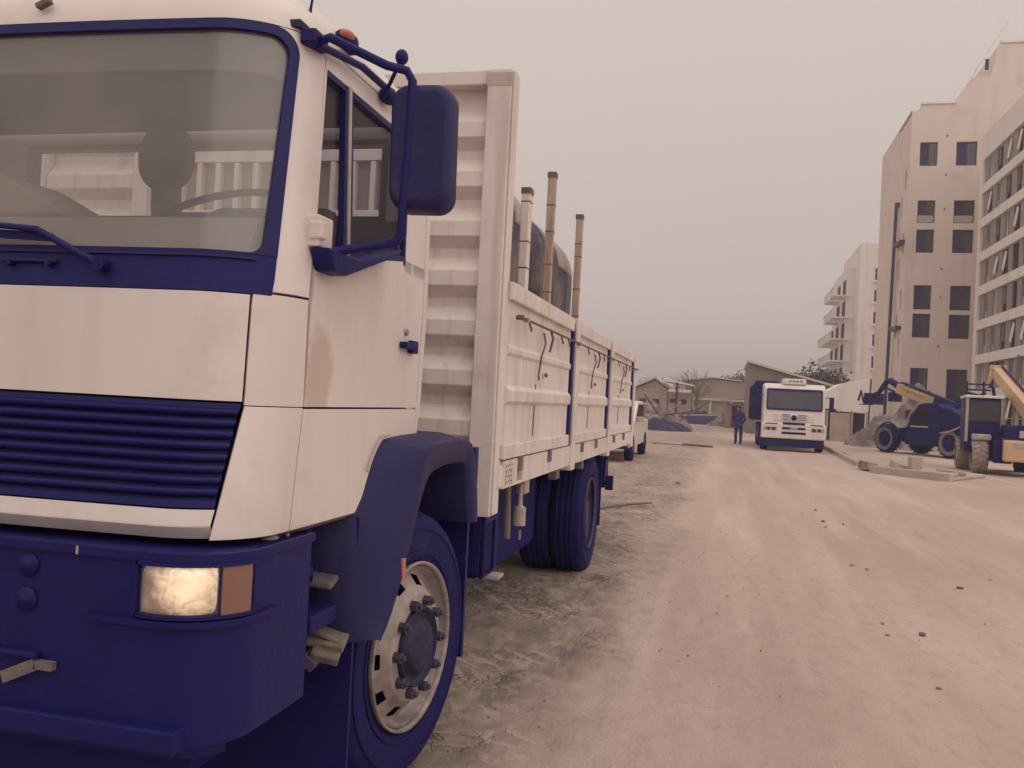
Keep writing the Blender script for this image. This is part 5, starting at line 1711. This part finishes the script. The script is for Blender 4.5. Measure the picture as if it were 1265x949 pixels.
part(MB().tube([Vector(T2(-.2, -.9, 1.3)), p0.lerp(p1, .5) + Vector((0, 0, -.2))], .06, 8), 'lift_ram', 'chrome', bm2o)
part(MB().tube([p0 + Vector((.1, 0, .28)), p1 + Vector((.1, 0, .22))], .035, 6), 'boom_hose', 'dark', bm2o)
part(MB().bar(p1 + Vector((-.1, 0, 0)), p1 + Vector((-.35, .2, -.75)), .12, .10).bar(p1 + Vector((-.2, 0, .12)), p1 + Vector((.25, 0, .12)), .3, .16), 'boom_head', 'yellow', bm2o, .02)
part(MB().tube([p1 + Vector((0, 0, .2)), p1 + Vector((0, 0, .32))], .06, 8).tube([p1 + Vector((-.3, 0, -.7)), p1 + Vector((-.5, 0, -.78)), p1 + Vector((-.9, 0, -.7))], .04, 6).tube([p1 + Vector((-.1, 0, -.5)), p1 + Vector((-.05, 0, -.85))], .05, 6), 'boom_knuckle', 'dark', bm2o, kind='stuff')
for z in (2.45, 2.62):
    part(MB().tube([T2(.6, .35, z), T2(1.9, .35, z)], .025, 6).tube([T2(.6, -.3, z), T2(.6, .35, z)], .025, 6), 'guard_rail', 'dark', t2)
for l in (.35, -.1):
    part(MB().tube([T2(.6, l, 2.25), T2(.6, l, 2.7)], .03, 6), 'guard_post', 'dark', t2)
for f, l, s_ in ((0, .22, 1), (1.9, .50, 1), (0, -1.62, -1), (2.3, -1.62, -1)):
    ax = tuple(lx * s_)
    tractor_wheel(T2(f, l, .50), ax, .50, .44, t2, 'greyrim', 'dusty' if (l > 0) else 'tyre')

# ================================================================== KERB, BLOCKS, LITTER
def kerb(name, pts, wd, ht, label=None):
    mb = MB()
    for a, b in zip(pts, pts[1:]):
        mb.bar((a[0], a[1], ht / 2 - .03), (b[0], b[1], ht / 2 - .03), wd, ht + .06)
    ORG[0] = Vector((pts[0][0], pts[0][1], 0))
    return mb
o = kerb('kerb', [(5.6, 47), (5.25, 36), (5.02, 28.0)], .16, .14).build('kerb', M['concrete'], bevel=.015, kind='structure')
o = kerb('kerb', [(4.95, 25.2), (6.55, 23.6)], .20, .19).build('kerb', M['concrete'], bevel=.015, kind='structure')
mb = MB()
ORG[0] = Vector((8, 30, 0))
mb.prism([(4.95, 25.35), (6.6, 23.75), (8.0, 26.4), (6.9, 33), (5.6, 36.5), (5.15, 28.5)], lambda p, q, t: (p, q, t), .0, .07)
mb.build('traffic_island', M['concrete'], bevel=.02, kind='structure')
blk_l = ['upright pale concrete block standing on the traffic island', 'pale concrete block lying against the upright one', 'broken dark concrete lump at the near corner of the kerb',
         'flat grey slab lying beside the kerb corner', 'small pale block right of the upright block', 'low broken slab along the front kerb', 'dark rubble lump behind the front kerb']
bl_ = [((6.15, 25.9, .26), (.30, .28, .42), (0, 0, .2)), ((5.85, 26.2, .14), (.5, .4, .18), (.2, .3, .5)), ((4.98, 26.1, .13), (.34, .7, .22), (0, .1, .1)),
       ((5.2, 26.6, .10), (.5, .8, .12), (0, .1, .3)), ((6.75, 25.6, .12), (.25, .2, .14), (0, .2, .8)), ((6.5, 24.8, .12), (.9, .25, .08), (0, 0, -.6)), ((6.9, 25.1, .12), (.6, .2, .10), (.1, 0, -.6))]
for l_, (c, s_, r_) in zip(blk_l, bl_):
    ORG[0] = Vector(c)
    o = MB().obox(c, s_, r_).build('concrete_block', M['rubble' if 'dark' in l_ else 'concrete'], bevel=.025)
    tag(o, l_, 'block', 'broken concrete on the island')
# stick and litter on the verge
ORG[0] = Vector((-.2, 12.5, 0))
o = MB().tube([(-.75, 11.45, .03), (-.2, 12.7, .05), (.12, 13.4, .03)], [.022, .02, .014], 6).build('wooden_stick', M['bark'])
tag(o, 'long dark stick lying on the dirt beside the truck tail', 'stick')
ORG[0] = Vector((-.8, 35, 0))
for (x, y, s_, l_) in ((-1.0, 35.2, 1.0, 'flat pale board lying on the dirt in the road'), (-.0, 34.9, .7, 'dark plank lying beside the pale board'), (.5, 34.6, .35, 'small dark bent sheet at the end of the plank')):
    ORG[0] = Vector((x, y, 0))
    o = MB().obox((x, y, .05), (s_ * 1.2, .35, .05), (.05, .03, .1)).build('loose_board', M['rust' if 'dark' in l_ else 'concrete'], bevel=.01)
    tag(o, l_, 'board', 'boards lying in the road')
def stone(x, y, r, seed, mt_, label):
    rs = random.Random(seed)
    bm = bmesh.new()
    bmesh.ops.create_icosphere(bm, subdivisions=2, radius=r)
    for v in bm.verts:
        k = 1 + rs.uniform(-.22, .22)
        v.co = Vector((v.co.x * k * 1.2, v.co.y * k, v.co.z * k * .6 + r * .25))
    me = bpy.data.meshes.new('stone')
    bm.to_mesh(me)
    bm.free()
    me.materials.append(M[mt_])
    o = bpy.data.objects.new('stone', me)
    col.objects.link(o)
    o.location = (x, y, 0)
    tag(o, label, 'stone', 'loose stones on the dirt road')
M['stonedark'] = mat('dark_stone', (.19, .14, .14), .9, var=.3, scale=20)
M['stonepale'] = mat('pale_stone', (.34, .26, .22), .9, var=.3, scale=20)
for i, (x, y, r, mt_, l_) in enumerate(((2.53, 14.4, .035, 'stonedark', 'single dark stone in the road, farthest up the stone line'), (2.50, 12.95, .045, 'stonedark', 'dark stone second from the far end of the stone line'),
        (2.74, 12.8, .035, 'stonedark', 'small flat stone right of the dark pair'), (2.47, 12.35, .03, 'stonepale', 'small pale stone below the dark pair'),
        (2.40, 9.35, .04, 'stonepale', 'pale stone left in the middle cluster'), (2.52, 9.2, .032, 'stonepale', 'pale stone right in the middle cluster'),
        (2.50, 6.63, .042, 'stonedark', 'largest dark stone alone in the right foreground'), (3.20, 8.6, .05, 'stonedark', 'flat dark stone towards the right edge'),
        (2.26, 6.5, .028, 'stonepale', 'small stone left of the largest dark stone'), (2.28, 6.85, .025, 'stonepale', 'tiny stone above the largest dark stone'),
        (2.33, 5.35, .026, 'stonepale', 'nearest pale stone at the lower right'), (.30, 17.5, .07, 'stonedark', 'dark clod beyond the stick near the verge'),
        (3.6, 9.2, .03, 'stonedark', 'dark stone nearest the right edge of the road'), (3.05, 6.1, .022, 'stonepale', 'tiny pale stone at the lower right edge'))):
    stone(x, y, r * .5, 50 + i, mt_, l_)
M['clod'] = mat('dry_clod', (.36, .27, .23), .95, var=.3, scale=15)
# crumbs and clods: too many to count
rs = random.Random(12)
cr = MB()
for i in range(300):
    if i < 200:
        x, y = rs.gauss(.35, .55), rs.uniform(3.2, 12)
        if x > 1.5 or x < -.9:
            continue
        r_ = rs.uniform(.002, .009)
    else:
        x, y = rs.uniform(.8, 6), rs.uniform(4, 20)
        r_ = rs.uniform(.002, .007)
    z = -.003 + r_ * .1
    v = [(x + r_ * rs.uniform(.6, 1.3) * math.cos(a), y + r_ * rs.uniform(.6, 1.3) * math.sin(a), z + dz) for dz, rk in ((-.008, 1), (r_ * .35, .6)) for a in [2 * PI * k / 5 + dz for k in range(5)]]
    cr.add(v, [(5, 6, 7, 8, 9)] + [(k, (k + 1) % 5, 5 + (k + 1) % 5, 5 + k) for k in range(5)])
ORG[0] = Vector((0, 0, 0))
cr.build('gravel', M['clod'], kind='stuff')

# ================================================================== CLUTTER BY THE SITE HUT
sh = thing('site_shelter', 'pale sheeted site shelter with open bays between the white truck and the tower', 'shelter', (7.4, 55, 0))
part(MB().prism([(5.5, 1.75), (5.5, 2.35), (6.6, 2.75), (7.5, 3.3), (8.9, 3.6), (8.9, 1.65)], lambda p, q, t: (p, t, q), 54, 57), 'sheeting', 'white_render', sh, .03)
part(MB().box(5.4, 7.3, 53.95, 54.2, 1.70, 1.82), 'dark_edge', 'darkframe', sh)
part(MB().box(5.6, 9.2, 56.5, 57, 0, 1.7), 'back_wall', 'darkframe', sh)
for x in (5.7, 6.75, 8.1, 8.9, 9.6):
    part(MB().box(x, x + .10, 53.9, 54.0, 0, 1.75), 'post', 'pale', sh)
part(MB().box(6.95, 8.05, 53.8, 53.9, .0, 1.62), 'timber_panel', 'stonepale' if False else 'concrete', sh, .01)
part(MB().box(6.2, 6.8, 53.8, 53.9, .0, .7), 'low_panel', 'concrete', sh, .01)
mound('spoil_heap', 'mixed spoil heap behind the front wheel of the side-on telehandler', 10.4, 48, 3.4, 3, 2.7, 'rubble', 120)
cl_l = ['dark drum on the spoil heap', 'pale bucket in front of the spoil heap', 'dark toolbox left of the spoil heap', 'reddish crate at the foot of the spoil heap', 'pale sack by the shelter posts', 'dark barrel by the shelter posts']
for i, (x, y, z, s_, mt_) in enumerate(((9.7, 46.2, 1.5, .34, 'darkframe'), (8.9, 45, .0, .42, 'pale'), (8.6, 46, .0, .4, 'darkframe'), (8.35, 44.5, .0, .30, 'rust'), (8.5, 52, 0, .5, 'pale'), (9.0, 52.3, 0, .6, 'darkframe'))):
    ORG[0] = Vector((x, y, z))
    o = MB().lathe((x, y, z - .05), (0, 0, 1), [(0, 0), (s_ * .42, 0), (s_ * .5, .1), (s_ * .5, s_ * 1.1), (s_ * .4, s_ * 1.4), (0, s_ * 1.4)], 12 if i not in (2, 3) else 4, smooth=False).build(('drum', 'bucket', 'toolbox', 'crate', 'sack', 'barrel')[i], M[mt_])
    tag(o, cl_l[i], ('drum', 'bucket', 'toolbox', 'crate', 'sack', 'barrel')[i])
for i, (x, y, h_, l_) in enumerate(((12.45, 57, 4.4, 'thin upright pole in front of the tower doorway'), (8.15, 48, 3.4, 'thin leaning pole beside the shelter'), (13.7, 44, 4.6, 'thin pole before the grey-panelled block'))):
    ORG[0] = Vector((x, y, 0))
    o = MB().tube([(x, y, 0), (x + .05, y, h_)], .045, 6).build('site_pole', M['rust'])
    tag(o, l_, 'pole', 'thin poles on the building site')
fn = thing('mesh_fence', 'low site fence of rails along the foot of the tower', 'fence', (14.5, 62, 0))
for k in range(7):
    part(MB().box(11.5 + k * 1.3, 11.58 + k * 1.3, 62, 62.06, 0, 1.9), 'post', 'pale', fn)
for z in (.5, 1.1, 1.8):
    part(MB().box(11.5, 19.4, 62.06, 62.1, z, z + .07), 'rail', 'pale', fn)
hsr = thing('low_white_annex', 'low pale annex with stepped roofs right of the distant truck cab', 'building', (7.3, 80, 0))
part(MB().box(6.2, 9.6, 78, 86, -.1, 4.3).box(7.0, 11.5, 80, 90, 4.3, 5.0), 'wall', 'white_render', hsr, .03)
part(MB().prism([(6.3, 4.3), (9.7, 5.1), (9.7, 5.3), (6.3, 4.5)], lambda p, q, t: (p, t, q), 77.5, 80), 'roof', 'concrete', hsr)
part(MB().box(6.8, 7.6, 77.95, 78.05, 1.2, 2.6), 'window', 'room', hsr)

# ================================================================== HAZE
hz = MB().box(-520, 520, -520, 830, -1.2, 40.5)
hm = bpy.data.materials.new('haze_air')
hm.use_nodes = True
n = hm.node_tree
n.nodes.clear()
oo = n.nodes.new('ShaderNodeOutputMaterial')
pv = n.nodes.new('ShaderNodeVolumePrincipled')
pv.inputs['Color'].default_value = (.97, .90, .89, 1)
pv.inputs['Density'].default_value = HAZE
pv.inputs['Anisotropy'].default_value = 0.2
n.links.new(pv.outputs[0], oo.inputs['Volume'])
ORG[0] = Vector((0, 0, 0))
hz.build('haze', hm, kind='stuff')
